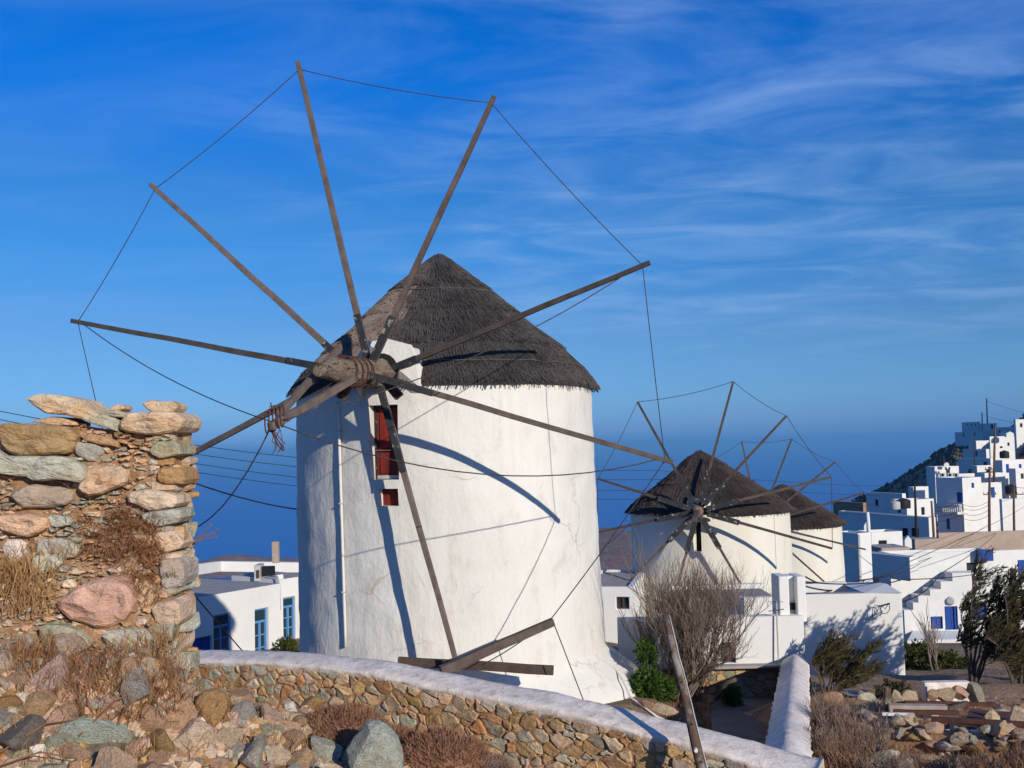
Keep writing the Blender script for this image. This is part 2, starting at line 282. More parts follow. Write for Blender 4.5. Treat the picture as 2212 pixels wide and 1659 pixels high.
def far_z(X, Y):
    px = CX + FPX * X / max(Y, 1.0)
    fall = -9.5 - (Y - 45) * 0.27
    vb = interp(Y, VAL); vb = lerp(min(vb, vb - 30 * smooth((Y - 225) / 60)), vb, smooth((px - 2000) / 60))
    base = lerp(fall, vb, smooth((px - 1740) / 130))
    zc = interp(px, CREST)
    t = smooth((Y - 175) / (420 - 175)) if Y < 420 else 1.0
    h = lerp(base, zc, t * smooth((px - 1660) / 120))
    if Y > 420: h -= (Y - 420) * 0.30
    h += 68 * math.exp(-((X - 245) ** 2 + (Y - 262) ** 2) / (2 * 36.0 ** 2))
    return max(h, -215)
_GZ = {}
def idw(i, j):
    k = (i, j)
    if k not in _GZ:
        X, Y = i * .25, j * .25; sw = sz = 0.0
        for a, b, c in CP:
            d = (a - X) ** 2 + (b - Y) ** 2 + 0.05
            w = d ** -1.75; sw += w; sz += w * c
        _GZ[k] = sz / sw
    return _GZ[k]
def ground_z(X, Y, fine=True):
    if Y < 75 and abs(X) < 30 and Y > -10:
        i, j = math.floor(X * 4), math.floor(Y * 4); fx, fy = X * 4 - i, Y * 4 - j
        z = lerp(lerp(idw(i, j), idw(i + 1, j), fx), lerp(idw(i, j + 1), idw(i + 1, j + 1), fx), fy)
        if Y > 45: z = lerp(z, far_z(X, Y), smooth((Y - 45) / 30))
    elif Y < 75:
        sw = sz = 0.0
        for a, b, c in CP:
            d = (a - X) ** 2 + (b - Y) ** 2 + 0.05
            w = d ** -1.75; sw += w; sz += w * c
        z = sz / sw
        if Y > 45: z = lerp(z, far_z(X, Y), smooth((Y - 45) / 30))
    else: z = far_z(X, Y)
    if fine:
        a = min(1.0, max(0.1, Y / 40)) if Y < 75 else 1.0 + (Y - 75) / 80
        z += 0.05 * nz(X * 1.1, Y * 1.1, 3) + 0.03 * nz(X * 3.3, Y * 3.3, 5)
        if Y > 75: z += 0.9 * min(1.6, (Y - 75) / 120) * nz(X * .08, Y * .08, 9) + 0.35 * nz(X * .3, Y * .3, 2)
    return z
def axis(lo, hi, a, b, step, grow):
    out = [a]; s = step
    while out[-1] < b: out.append(out[-1] + step)
    t = out[-1]; s = step
    while t < hi: s *= grow; t += s; out.append(t)
    t = a; s = step
    while t > lo: s *= grow; t -= s; out.insert(0, t)
    return out
gx = axis(-650, 700, -6, 13, 0.3, 1.09); gy = axis(-60, 800, 3, 24, 0.3, 1.06)
g = MB(); W = len(gx)
for y in gy:
    for x in gx: g.v.append(Vector((x, y, ground_z(x, y))))
for j in range(len(gy) - 1):
    for i in range(W - 1): g.f.append((j * W + i, j * W + i + 1, (j + 1) * W + i + 1, (j + 1) * W + i))
MT['ground'] = material('dry_hillside', (0.30, 0.185, 0.115), (0.21, 0.14, 0.09), scale=0.35, rough=0.97, bump=0.9, bscale=8, bdist=0.06, bump2=0.8, bscale2=1.2, c3=(0.13, 0.115, 0.065), scale3=1.6, lo3=0.50, hi3=0.68, speckle=0.30, spscale=7)
struct(g.build('ground', MT['ground'], smooth=True))

# the sea
m, nt, b = newmat('sea_water'); MT['sea'] = m
b.inputs['Base Color'].default_value = (0.003, 0.095, 0.40, 1); b.inputs['Roughness'].default_value = 0.32; b.inputs['IOR'].default_value = 1.33
b.inputs['Specular IOR Level'].default_value = 0.35
tcn = nt.nodes.new('ShaderNodeTexCoord'); mpn = nt.nodes.new('ShaderNodeMapping'); mpn.inputs['Scale'].default_value = (0.02, 0.05, 1)
nn_ = nt.nodes.new('ShaderNodeTexNoise'); nn_.inputs['Scale'].default_value = 1.0; nn_.inputs['Detail'].default_value = 8
bp = nt.nodes.new('ShaderNodeBump'); bp.inputs['Strength'].default_value = 0.25; bp.inputs['Distance'].default_value = 2.0
nt.links.new(tcn.outputs['Object'], mpn.inputs[0]); nt.links.new(mpn.outputs[0], nn_.inputs['Vector']); nt.links.new(nn_.outputs[0], bp.inputs['Height']); nt.links.new(bp.outputs[0], b.inputs['Normal'])
s_ = MB(); s_.add([Vector((-70000, -20000, -200)), Vector((70000, -20000, -200)), Vector((70000, 70000, -200)), Vector((-70000, 70000, -200))], [(0, 1, 2, 3)])
struct(s_.build('sea', MT['sea']))

# brown coast hills far below
MT['coast'] = material('bare_coast', (0.23, 0.135, 0.10), (0.16, 0.10, 0.08), scale=0.02, rough=1.0, bump=0.6, bscale=0.05, bdist=6, c3=(0.30, 0.20, 0.15), scale3=0.06, lo3=0.55, hi3=0.7, speckle=0.2, spscale=0.15)
def headland(name, prof, Y, depth, n=60):
    mb = MB(); rows = 16
    x0, x1 = prof[0][0], prof[-1][0]
    for j in range(rows + 1):
        t = j / rows
        for i in range(n + 1):
            px = lerp(x0, x1, i / n); yy = interp(px, prof)
            top = P(px, yy, Y); w = math.sin(math.pi * min(1, max(0, t))) ** 0.8
            base = P(px, yy, Y).x, Y + (t - 0.5) * depth
            z = lerp(-201.5, top.z, w) + (nz(base[0] * .012, base[1] * .012, 4) * 8 + nz(base[0] * .05, base[1] * .05, 7) * 2.5) * w
            mb.v.append(Vector((base[0], base[1], z)))
    for j in range(rows):
        for i in range(n): mb.f.append((j * (n + 1) + i, j * (n + 1) + i + 1, (j + 1) * (n + 1) + i + 1, (j + 1) * (n + 1) + i))
    return struct(mb.build(name, MT['coast'], smooth=True))
headland('coast_hill', [(1080,1210),(1180,1175),(1270,1150),(1340,1146),(1420,1160),(1560,1152),(1700,1165),(1800,1185),(1900,1230)], 1450, 900)
headland('coast_islet', [(420,1216),(450,1208),(485,1202),(525,1204),(565,1212),(640,1215),(700,1222)], 1900, 300, 30)
# ------------------------------------------------------------------ windmills
HUBN = Vector((-0.15, -0.98868, 0.0))                        # main mill: axle direction, towards the front
HUBO = Vector((-2.558, 17.352, 1.0385))                      # a point of the wheel plane
def wheel_pt(x, y, off=0.0): return PPL(x, y, HUBO + HUBN * off, HUBN)

class Tower:
    """tapered round tower with a leaning axis; openings are cut as cells of a (theta, z) grid"""
    def __init__(s, cb, ct, rb, rt): s.cb, s.ct, s.rb, s.rt = Vector(cb), Vector(ct), rb, rt
    def c(s, z): t = (z - s.cb.z) / (s.ct.z - s.cb.z); return s.cb.lerp(s.ct, t), lerp(s.rb, s.rt, t)
    def pt(s, th, z, dr=0.0):
        c, r = s.c(z); r += dr; return Vector((c.x + r * math.sin(th), c.y - r * math.cos(th), z))
    def hit(s, x, y):
        d = ray(x, y); t = s.cb.y - s.rb
        for _ in range(30):
            c, r = s.c((d * t).z); a = d.x ** 2 + d.y ** 2; b = -2 * (d.x * c.x + d.y * c.y); k = c.x ** 2 + c.y ** 2 - r * r
            t = (-b - math.sqrt(max(0, b * b - 4 * a * k))) / (2 * a)
        p = d * t; c, r = s.c(p.z); return math.atan2(p.x - c.x, -(p.y - c.y)), p.z
    def mesh(s, mb, ops, nth, nz_, amp):
        ths = sorted(set([-math.pi + 2 * math.pi * i / nth for i in range(nth + 1)] + [a for o in ops for a in (o[0], o[1])]))
        zs = sorted(set([lerp(s.cb.z, s.ct.z, i / nz_) for i in range(nz_ + 1)] + [a for o in ops for a in (o[2], o[3])]))
        def clean(l, keep, e):
            out = []
            for a in l:
                if a in keep or not any(abs(a - k) < e for k in keep): out.append(a)
            return out
        ths = clean(ths, {a for o in ops for a in (o[0], o[1])} | {-math.pi, math.pi}, 0.012); zs = clean(zs, {a for o in ops for a in (o[2], o[3])} | {s.cb.z, s.ct.z}, 0.03)
        def q(th, z):
            w = amp * (nz(math.sin(th) * 1.6, math.cos(th) * 1.6, z * .7) + .5 * nz(math.sin(th) * 5, math.cos(th) * 5, z * 2.1) + .22 * nz(math.sin(th) * 14, math.cos(th) * 14, z * 5))
            return s.pt(th, z, w)
        idx = {}
        for i, th in enumerate(ths):
            for j, z in enumerate(zs): idx[i, j] = len(mb.v); mb.v.append(q(th if i < len(ths) - 1 else ths[0], z))
        for i in range(len(ths) - 1):
            for j in range(len(zs) - 1):
                tm, zm = (ths[i] + ths[i + 1]) / 2, (zs[j] + zs[j + 1]) / 2
                if any(o[0] < tm < o[1] and o[2] < zm < o[3] for o in ops): continue
                mb.f.append((idx[i, j], idx[i + 1, j], idx[i + 1, j + 1], idx[i, j + 1]))
        for t0, t1, z0, z1, dep in ops:                          # reveals
            a = [i for i, t in enumerate(ths) if t0 - 1e-6 <= t <= t1 + 1e-6]; b = [j for j, z in enumerate(zs) if z0 - 1e-6 <= z <= z1 + 1e-6]
            loop = [(i, b[0]) for i in a] + [(a[-1], j) for j in b[1:]] + [(i, b[-1]) for i in a[-2::-1]] + [(a[0], j) for j in b[-2:0:-1]]
            o = len(mb.v); dirv = Vector((math.sin((t0 + t1) / 2), -math.cos((t0 + t1) / 2), 0))
            for i, j in loop: mb.v.append(q(ths[i], zs[j])); mb.v.append(q(ths[i], zs[j]) - dirv * dep)
            n = len(loop)
            for k in range(n): k2 = (k + 1) % n; mb.f.append((o + 2 * k, o + 2 * k2, o + 2 * k2 + 1, o + 2 * k + 1))

def roof_r(prof, z): return interp(z, prof)
def make_roof(root, tower_axis, prof, nstr, slen, swid, cl, tiers=(), seed=1, fringe=0.1, patch=None):
    """prof: list of (z, radius) from eave up; axis: function z -> centre xy"""
    rs = random.Random(seed); n = 72
    zs = [lerp(prof[0][0], prof[-1][0], i / 26) for i in range(27)]
    mb = MB()
    def rr(th, z):
        r = roof_r(prof, z)
        for tz in tiers:                                          # each course of thatch overhangs the one below
            if z >= tz: r += 0.055 * max(0.0, 1 - (z - tz) / 0.9) * (1 + .6 * nz(math.sin(th) * 3, math.cos(th) * 3, tz * 3))
        return max(0.0, r + 0.05 * nz(math.sin(th) * 2.5, math.cos(th) * 2.5, z * 1.4) + .02 * nz(math.sin(th) * 9, math.cos(th) * 9, z * 4))
    for z in zs:
        c = tower_axis(z)
        for k in range(n): th = 2 * math.pi * k / n; r = rr(th, z); mb.v.append(Vector((c.x + r * math.sin(th), c.y - r * math.cos(th), z)))
    for j in range(len(zs) - 1):
        for k in range(n): mb.f.append((j * n + k, j * n + (k + 1) % n, (j + 1) * n + (k + 1) % n, (j + 1) * n + k))
    c = tower_axis(zs[-1]); mb.v.append(Vector((c.x, c.y, zs[-1] + .03))); t = len(mb.v) - 1
    for k in range(n): mb.f.append(((len(zs) - 1) * n + k, (len(zs) - 1) * n + (k + 1) % n, t))
    c = tower_axis(zs[0]); o = len(mb.v)
    for k in range(n): th = 2 * math.pi * k / n; r = roof_r(prof, zs[0]) - .45; mb.v.append(Vector((c.x + r * math.sin(th), c.y - r * math.cos(th), zs[0] + .06)))
    for k in range(n): mb.f.append((k, o + k, o + (k + 1) % n, (k + 1) % n))
    roof = mb.build('roof', MT['thatch'], root, color=cl, smooth=True)
    st = MB(); pt_ = MB() if patch else None
    z0, z1 = prof[0][0], prof[-1][0]
    for i in range(nstr):
        u = rs.random(); z = z0 + (z1 - z0) * (1 - math.sqrt(1 - u * .985)) - .02
        th = rs.uniform(-math.pi, math.pi); L = slen * rs.uniform(.5, 1.5)
        if i < nstr * fringe: z = z0 + rs.uniform(.05, .25)
        c = tower_axis(z); r = rr(th, z); p = Vector((c.x + r * math.sin(th), c.y - r * math.cos(th), z))
        z2 = min(z + L * .7, z1); c2 = tower_axis(z2); r2 = rr(th, z2); q = Vector((c2.x + r2 * math.sin(th), c2.y - r2 * math.cos(th), z2))
        d = (q - p)
        if d.length < .02: continue
        d.normalize(); rad = Vector((math.sin(th), -math.cos(th), 0)); side = Vector((math.cos(th), math.sin(th), 0)); nrm = side.cross(d).normalized()
        if nrm.dot(rad) < 0: nrm = -nrm
        d = (d + side * rs.gauss(0, .10)).normalized(); side = d.cross(nrm).normalized()
        lift = rs.uniform(.008, .04); drop = rs.uniform(.0, .09) if z < z0 + .28 else .03
        low = p - d * drop + nrm * lift; hig = p + d * L + nrm * rs.uniform(-.015, .006); w = swid * rs.uniform(.5, 1.3)
        inp = patch and patch[0] + .10 * nz(z * 3, 1) < th < patch[1] + .16 * nz(z * 2.2, 4) and patch[2] < z < patch[3] + .15 * nz(th * 4, 2)
        (pt_ if inp else st).add([low - side * w, low + side * w, low + nrm * w * .9, hig - side * w * .8, hig + side * w * .8, hig + nrm * w * .6], [(0, 2, 1), (0, 3, 5, 2), (1, 2, 5, 4)])
    st.build('thatch_straw', MT['thatch'], roof, color=tuple(k * 1.15 for k in cl), kind='stuff')
    if pt_: pt_.build('pale_thatch_patch', MT['thatch'], roof, color=(2.9, 2.5, 2.15), kind='stuff')
    return roof

def make_spar(root, base, tip, w0, w1, col, splice=0.22, name='spar', bend=0.0):
    mb = MB(); base, tip = Vector(base), Vector(tip)
    mb.beam(base, tip, w0, w0, w1, w1, up=HUBN, seg=8, wob=0.008)
    sp = mb.build(name, MT['wood'], root, color=col, bevel=.008)
    if splice:
        s2 = MB(); d = tip - base; L = d.length; off = HUBN * (w0 * .5)
        s2.beam(base + d * .03 + off, base + d * splice + off, w0 * 1.12, w0 * .75, w0 * 1.05, w0 * .7, up=HUBN, seg=2)
        s2.build('splice_plate', MT['darkwood'], sp, bevel=.008)
    return sp

# ---- the main mill
CT = P(962, 838, 21.3); CB = P(984, 1500, 21.3)
TW = Tower((CB.x, 21.3, -4.75), (CT.x, 21.3, P(1285, 831, 21.3).z), 3.0, 2.915)
mill = thing('windmill', (CB.x, 21.3, -4.75), 'large whitewashed windmill in front, dark thatched cone roof, wooden spars joined by wires', 'windmill', 'windmills on the ridge')
def op(x0, y0, x1, y1, dep):
    ta, za = TW.hit(x0, y0); tb, zb = TW.hit(x1, y1); return (ta, tb, zb, za, dep)
o1 = op(797, 876, 863, 1036, .30); o2 = op(818, 1056, 862, 1093, .22)
mb = MB(); TW.mesh(mb, [o1, o2], 170, 80, 0.045)
mb.build('tower_wall', MT['white'], mill, smooth=True, angle=R(38))
def niche_panel(o, name, mat, inset, parent, frac=(0, 1, 0, 1)):
    t0, t1, z0, z1, dep = o; tm = (t0 + t1) / 2; dv = Vector((math.sin(tm), -math.cos(tm), 0)); sv = Vector((math.cos(tm), math.sin(tm), 0))
    c, r = TW.c((z0 + z1) / 2); a = TW.pt(t0, z0) ; bpt = TW.pt(t1, z0); w = (bpt - a).length
    mid = TW.pt(tm, (z0 + z1) / 2) - dv * inset
    cx_ = (frac[0] + frac[1]) / 2 - .5; cz_ = (frac[2] + frac[3]) / 2 - .5
    Mx = Matrix((sv, -dv, Vector((0, 0, 1)))).transposed(); k = MB()
    k.box(mid + sv * cx_ * w + Vector((0, 0, cz_ * (z1 - z0))), (w * (frac[1] - frac[0]) * 1.0, .04, (z1 - z0) * (frac[3] - frac[2])), Mx)
    return k.build(name, mat, parent)
dp = niche_panel(o1, 'hatch_door', MT['red'], .27, mill, (-.04, 1.04, -.02, 1.02)); dp['label'] = 'tall red hatch door recessed under the axle'
niche_panel(o1, 'door_panel', MT['red'], .245, dp, (.18, .82, .08, .36)); niche_panel(o1, 'door_panel', MT['red'], .245, dp, (.18, .82, .42, .90)); niche_panel(o1, 'frame', MT['darkwood'], .225, dp, (0, .07, 0, 1)); niche_panel(o1, 'frame', MT['darkwood'], .225, dp, (.93, 1, 0, 1)); niche_panel(o1, 'frame', MT['darkwood'], .222, dp, (0, 1, .955, 1)); niche_panel(o1, 'mid_rail', MT['wood'], .222, dp, (.05, .6, .385, .40)); niche_panel(o1, 'bottom_rail', MT['grey'], .242, dp, (.04, .96, .01, .055))
dp = niche_panel(o2, 'small_shutter', MT['red'], .20, mill, (-.04, 1.04, -.04, 1.04)); dp['label'] = 'small square red shutter below the hatch'
# foot of the tower: a lumpy plastered plinth
mb = MB(); NT = 120
prof = [(-3.80, -.02), (-3.95, .06), (-4.10, .20), (-4.25, .36), (-4.42, .50), (-4.60, .58), (-4.85, .62)]
for z, dr in prof:
    for k in range(NT):
        th = 2 * math.pi * k / NT; s3, c3 = math.sin(th), math.cos(th)
        k2 = .5 + .85 * smooth((math.sin(th - .45) + .4) / 1.2)
        mb.v.append(TW.pt(th, z + .05 * nz(s3 * 3, c3 * 3, 1), dr * k2 + .07 * nz(s3 * 4, c3 * 4, z * 2.2) * (dr > 0) + .03 * nz(s3 * 14, c3 * 14, z * 7) * (dr > 0)))
for j in range(len(prof) - 1):
    for k in range(NT): mb.f.append((j * NT + k, (j + 1) * NT + k, (j + 1) * NT + (k + 1) % NT, j * NT + (k + 1) % NT))
mb.build('plinth', MT['white'], mill, smooth=True)
# roof
APX = P(948, 552, 21.3); EZ = P(1285, 837, 21.3).z
def zz(y): return P(966, y, 21.3).z
RAX = lambda z: Vector((lerp(CT.x, APX.x, (z - EZ) / (APX.z - EZ)), 21.3, 0))
RPROF = [(EZ - .02, 3.05), (zz(805), 2.76), (zz(765), 2.35), (zz(700), 1.66), (zz(635), .99), (zz(600), .60), (zz(575), .36), (zz(560), .20), (zz(550), .06)]
roof = make_roof(mill, RAX, RPROF, 36000, .36, .0085, (1, .97, .94), tiers=(zz(690), zz(632), zz(765)), seed=3, patch=(-1.5, -.42, EZ + .35, zz(640)))
# grey tie rods along the thatch
for yy, dr in ((640, .10), (802, .06)):
    z = zz(yy); rt = MB(); c = RAX(z)
    rt.tube([Vector((c.x + (interp(z, RPROF) + dr + .02 * nz(k, 1, 2)) * math.sin(k * .05 - 1.3), 21.3 - (interp(z, RPROF) + dr + .02 * nz(k, 1, 2)) * math.cos(k * .05 - 1.3), z + .03 * nz(k * .4, 5, 1))) for k in range(0, 58)], .008, 5)
    rt.build('thatch_rod', MT['wood'], roof, smooth=True)
# hood round the axle
hub = wheel_pt(787, 792)
hc = hub + HUBN * -1.45; sv = Vector((-HUBN.y, HUBN.x, 0)); upv = Vector((0, 0, 1)); bk = -HUBN
hd = MB(); outline = [(-.44, -.46), (.70, -.46), (.74, -.30), (.72, .05), (.56, .40), (.12, .52), (-.26, .48), (-.46, .22), (-.46, -.30)]; rim = [(.27 * math.cos(a), .27 * math.sin(a)) for a in [2 * math.pi * i / 14 for i in range(14)]]
nO = len(outline)
fr = [hc + HUBN * (.42 if b_ > -.4 else -.35) + sv * (a * .93) + upv * (b_ if b_ > -.4 else b_ - .25) for a, b_ in outline]; bkv = [hc + bk * 1.5 + sv * (a * 1.12) + upv * (b_ * 1.05) for a, b_ in outline]
hd.add(fr + bkv, [(i, nO + i, nO + (i + 1) % nO, (i + 1) % nO) for i in range(nO)] + [tuple(range(nO - 1, -1, -1))])
hood = hd.build('axle_hood', MT['white'], mill, bevel=.035, bseg=3)
hl = MB(); hl.tube([hc + HUBN * .425, hc + HUBN * .44], [.31, .30], 18); hl.build('hood_opening', MT['dark'], hood)
# the axle log
a0 = hc + bk * .3; a1 = hub + HUBN * 2.15 + Vector((-.03, 0, -.20)); lg = MB(); pts = []; rad = []
for i in range(15):
    t = i / 14; pts.append(a0.lerp(a1, t) + Vector((.02 * nz(i * .9, 1), 0, .02 * nz(i * .9, 4)))); rad.append(lerp(.25, .17, t) + .025 * nz(i * .7, 8) - (.07 if i == 14 else .03 if i == 13 else 0))
lg.tube(pts, rad, 12)
for i, v in enumerate(lg.v): v += (v - pts[min(14, i // 12)]) * .42 * nz(v.x * 5, v.y * 1.1, v.z * 5) + Vector((0, .12 * nz(v.x * 9, 3, v.z * 9) if i // 12 >= 13 else 0, 0))
axle = lg.build('axle_log', MT['log'], mill)
for t in (.50, .57, .64, .72):
    c = a0.lerp(a1, t); sb = MB(); d = (a1 - a0).normalized(); tl = ru(-.05, .05)
    sb.tube([c + (sv * math.cos(a) + upv * math.sin(a)) * .235 + d * math.sin(a) * tl for a in [2 * math.pi * k / 16 for k in range(17)]], .015, 5, False)
    sb.build('iron_strap', MT['rust'], axle, smooth=True)
def axp(px):                                                       # point of the log axis seen at this picture column
    best = min((abs((CM.transposed() @ a0.lerp(a1, t / 60)).x / -(CM.transposed() @ a0.lerp(a1, t / 60)).z * FPX + CX - px), t) for t in range(61)); return a0.lerp(a1, best[1] / 60)
TIP = {'A': (643, 133), 'B': (1068, 207), 'C': (1404, 567), 'D': (1454, 999), 'F': (991, 1452), 'G': (155, 693), 'H': (325, 398), 'J': (243, 1068)}
BASEX = {'A': 803, 'B': 795, 'C': 826, 'D': 776, 'F': 815, 'G': 742, 'H': 770, 'J': 752}
SC = {'A': (1.1, .95, .88), 'B': (.95, .8, .75), 'C': (.62, .56, .52), 'D': (.95, .85, .78), 'F': (1.15, 1.0, .92), 'G': (.60, .56, .55), 'H': (1.2, 1.08, 1.0), 'J': (.8, .75, .75)}
SPL = {'A': .20, 'B': .22, 'C': .16, 'D': .26, 'F': .36, 'G': .20, 'H': .16, 'J': .2}
TIP3 = {}
for k in TIP:
    b_ = axp(BASEX[k]); tp = wheel_pt(*TIP[k]); TIP3[k] = tp; d = (tp - b_).normalized()
    make_spar(mill, b_ - d * .10 + HUBN * .02, tp, .104, .074, SC[k], SPL[k])
for (x0, y0), (x1, y1), o in (((826, 812), (863, 858), .0), ((752, 828), (737, 862), .3)):
    s4 = MB(); s4.beam(wheel_pt(x0, y0, o), wheel_pt(x1, y1, o), .15, .13, up=HUBN); s4.build('broken_spar_stub', MT['wood'], mill, color=(.75, .5, .4), bevel=.01)
BOW = P(590, 912, 13.9)
for (x0, y0, Y0), (x1, y1, Y1), w in (((735, 750, 16.7), (600, 898, 14.2), .095), ((764, 818, 15.75), (584, 922, 13.8), .105)):
    s4 = MB(); s4.beam(P(x0, y0, Y0), P(x1, y1, Y1), w * .82, w, w * .9, w, seg=4, wob=.006); s4.build('bowsprit_beam', MT['wood'], mill, color=(1.15, 1.0, .92), bevel=.01)
lk = MB()
for k in range(5): c = BOW + Vector((.05 * k - .08, 0, .02 * k)); lk.tube([c + Vector((.0, math.cos(a) * .12, math.sin(a) * .15)) for a in [2 * math.pi * j / 10 for j in range(11)]], .010, 4, False)
for k in range(9): lk.tube([BOW + Vector((ru(-.05, .1), ru(-.05, .05), -.1)), BOW + Vector((ru(-.02, .14), ru(-.06, .06), ru(-.2, -.38))), BOW + Vector((ru(-.02, .16), ru(-.06, .06), ru(-.25, -.42)))], .007, 4)
lk.tube([BOW + Vector((0, 0, .1)), BOW + Vector((-.03, 0, .26))], .008, 4); lk.tube([BOW + Vector((-.05, 0, .2)), BOW + Vector((.03, 0, .22))], .006, 4)
lk.build('lashing', MT['rust'], mill)
def wire(a, b, s, r=.0085, n=14, par=None, name='stay_wire'):
    w = MB(); w.tube(sag(a, b, s, n), r, 5); return w.build(name, MT['rope'], par or mill, smooth=True)
def near(k, f=.975): b_ = axp(BASEX[k]); return b_.lerp(TIP3[k], f)
for a, b_ in (('J', 'G'), ('G', 'H'), ('H', 'A'), ('A', 'B'), ('B', 'C'), ('C', 'D')): wire(near(a), near(b_), .06, .0075, name='ring_wire')
wire(near('G', .96), BOW, .16); wire(near('D', .96), BOW, .46, .0095); wire(near('C', .94), BOW, .28); wire(near('J', .95), BOW, 1.05, .010)
# conduit down the wall
cd = MB(); ta, za = TW.hit(735, 868); tb, zb = TW.hit(751, 1396)
cd.tube([TW.pt(lerp(ta, tb, t / 12), lerp(za, zb, t / 12), .052) for t in range(13)], .026, 8)
cnd = cd.build('downpipe', MT['white'], mill, smooth=True)
for t in (.12, .42, .78):
    k = MB(); p = TW.pt(lerp(ta, tb, t), lerp(za, zb, t), .05); k.box(p, (.085, .06, .02)); k.build('pipe_clip', MT['grey'], cnd)

# two broken spars lying against the foot of the tower
E_TIP = P(1195, 1343, 17.0)
def rest_spar(p0, p1, w0, w1, label, cl, mat='wood'):
    a = MB(); a.beam(p0, p1, w0, w0, w1, w1, seg=6, wob=.006); o = a.build('broken_spar', MT[mat], color=cl, bevel=.01); return tag(o, label, 'spar', 'broken spars by the mill')
rest_spar(P(952, 1450, 16.4), E_TIP, .15, .12, 'broken spar leaning up to the right at the mill foot, wires tied to its tip', (.85, .72, .66))
rest_spar(P(860, 1428, 17.7), P(1196, 1448, 17.6), .13, .14, 'broken spar lying level along the foot of the large mill', (.62, .5, .44))
for a, b_, s, lb in ((E_TIP + (P(952, 1450, 16.4) - E_TIP) * .06, near('D'), .05, 'thin wire running from leaning broken spar up to right-hand spar tip'), (E_TIP, P(1262, 1517, 16.9), .0, 'thin wire hanging from leaning broken spar to the wall top'), (E_TIP + (P(952, 1450, 16.4) - E_TIP) * .12, P(1040, 1437, 16.9), .03, 'short wire under the leaning broken spar')):
    w = MB(); w.tube(sag(a, b_, s, 10), .009, 5); tag(w.build('loose_wire', MT['rope'], smooth=True), lb, 'wire')

# ---- the two mills behind
def back_mill(name, label, D, cx0, cx1, eave_y, apex, rt_px, zb, hubpx, hub_off, yaw, tips, nstr, seed, win, cl, tied):
    n = Vector((-math.sin(yaw), -math.cos(yaw), 0)); ce = P((cx0 + cx1) / 2, eave_y, D); r = (cx1 - cx0) / 2 / FPX * D * .99
    tw = Tower((ce.x + .02, D, zb), (ce.x, D, P((cx0 + cx1) / 2, eave_y - 8, D).z), r * 1.03, r)
    root = thing(name, (ce.x, D, zb), label, 'windmill', 'windmills on the ridge')
    global TW
    keep = TW; TW = tw; ops = []
    if win: ops = [op(*win, .25)]
    k = MB(); tw.mesh(k, ops, 80, 24, .03); k.build('tower_wall', MT['aged'], root, smooth=True, angle=R(38))
    if win:
        wp = niche_panel(ops[0], 'window', MT['dark'], .2, root, (-.03, 1.03, -.03, 1.03)); niche_panel(ops[0], 'shutter', MT['aged'], .17, wp, (.0, .3, .02, .95)); niche_panel(ops[0], 'lintel', MT['wood'], .02, wp, (-.1, 1.1, .98, 1.06))
    TW = keep
    ap = P(apex[0], apex[1], D); ez = P((cx0 + cx1) / 2, eave_y, D - r).z
    H = ap.z - ez; pr = [(ez - .03, rt_px / FPX * D), (ez + H * .18, rt_px / FPX * D * .84), (ez + H * .5, rt_px / FPX * D * .50), (ez + H * .8, rt_px / FPX * D * .22), (ez + H * .93, rt_px / FPX * D * .12), (ap.z, .08)]
    rf = make_roof(root, lambda z: Vector((lerp(ce.x, ap.x, (z - ez) / H), D, 0)), pr, nstr, .45, .018, cl, tiers=(ez + H * .45, ez + H * .75), seed=seed)
    hb = P(hubpx[0], hubpx[1], D - r - hub_off)
    lgm = MB(); lgm.tube([hb - n * (hub_off + .6), hb + n * .25], [.22, .17], 8); ax = lgm.build('axle_log', MT['log'], root, smooth=True)
    hdm = MB(); q = hb - n * (hub_off * .85); svv = Vector((-n.y, n.x, 0)); hdm.box(q - n * .4 + Vector((0, 0, -.02)), (.75, 1.0, .72), Matrix((svv, -n, Vector((0, 0, 1)))).transposed()); hdm.build('axle_hood', MT['aged'], root, bevel=.05)
    T3 = []
    for i, (x, y) in enumerate(tips):
        tp = PPL(x, y, hb, n); T3.append(tp); d = (tp - hb).normalized()
        s5 = MB(); s5.beam(hb - d * .15 + n * ru(-.15, .15), tp, .10, .10, .07, .07, up=n); o = s5.build('spar', MT['wood'], root, color=(lambda q_: (q_, q_ * .88, q_ * .8))(ru(.45, .9)))
        if D < 45: s6 = MB(); s6.beam(hb + d * .3 + n * .09, hb + d * 1.35 + n * .09, .17, .1, up=n); s6.build('splice_plate', MT['darkwood'], o)
    for i, j in tied: wire(T3[i], T3[j], .10, .010, 8, root, 'ring_wire')
    bw = hb + n * 2.3 + Vector((0, 0, -.1)); s7 = MB(); s7.beam(hb, bw, .14, .14); s7.build('bowsprit_beam', MT['wood'], root, color=(.7, .6, .55))
    return root
back_mill('windmill', 'middle windmill with stained cream tower and dark brown cone roof behind bare tree', 38.0, 1363, 1702, 1112, (1512, 976), 178, -8.4, (1508, 1104), .55, .22,
          [(1377, 868), (1584, 824), (1699, 898), (1796, 1030), (1798, 1185), (1600, 1262), (1462, 1268), (1352, 1262), (1290, 1150), (1291, 1034)], 9000, 11, (1496, 1124, 1516, 1192), (.82, .68, .62), ((0, 1), (1, 2), (2, 3), (3, 4), (9, 0), (9, 8)))
back_mill('windmill', 'farthest windmill, small, mostly hidden behind the middle mill', 51.0, 1578, 1814, 1140, (1690, 1047), 128, -9.9, (1640, 1132), .55, .22,
          [(1602, 954), (1710, 948), (1804, 998), (1868, 1064), (1870, 1187), (1782, 1258), (1560, 1256), (1450, 1160), (1470, 1030)], 6000, 12, None, (.92, .74, .62), ((0, 1), (1, 2), (2, 3), (8, 0)))
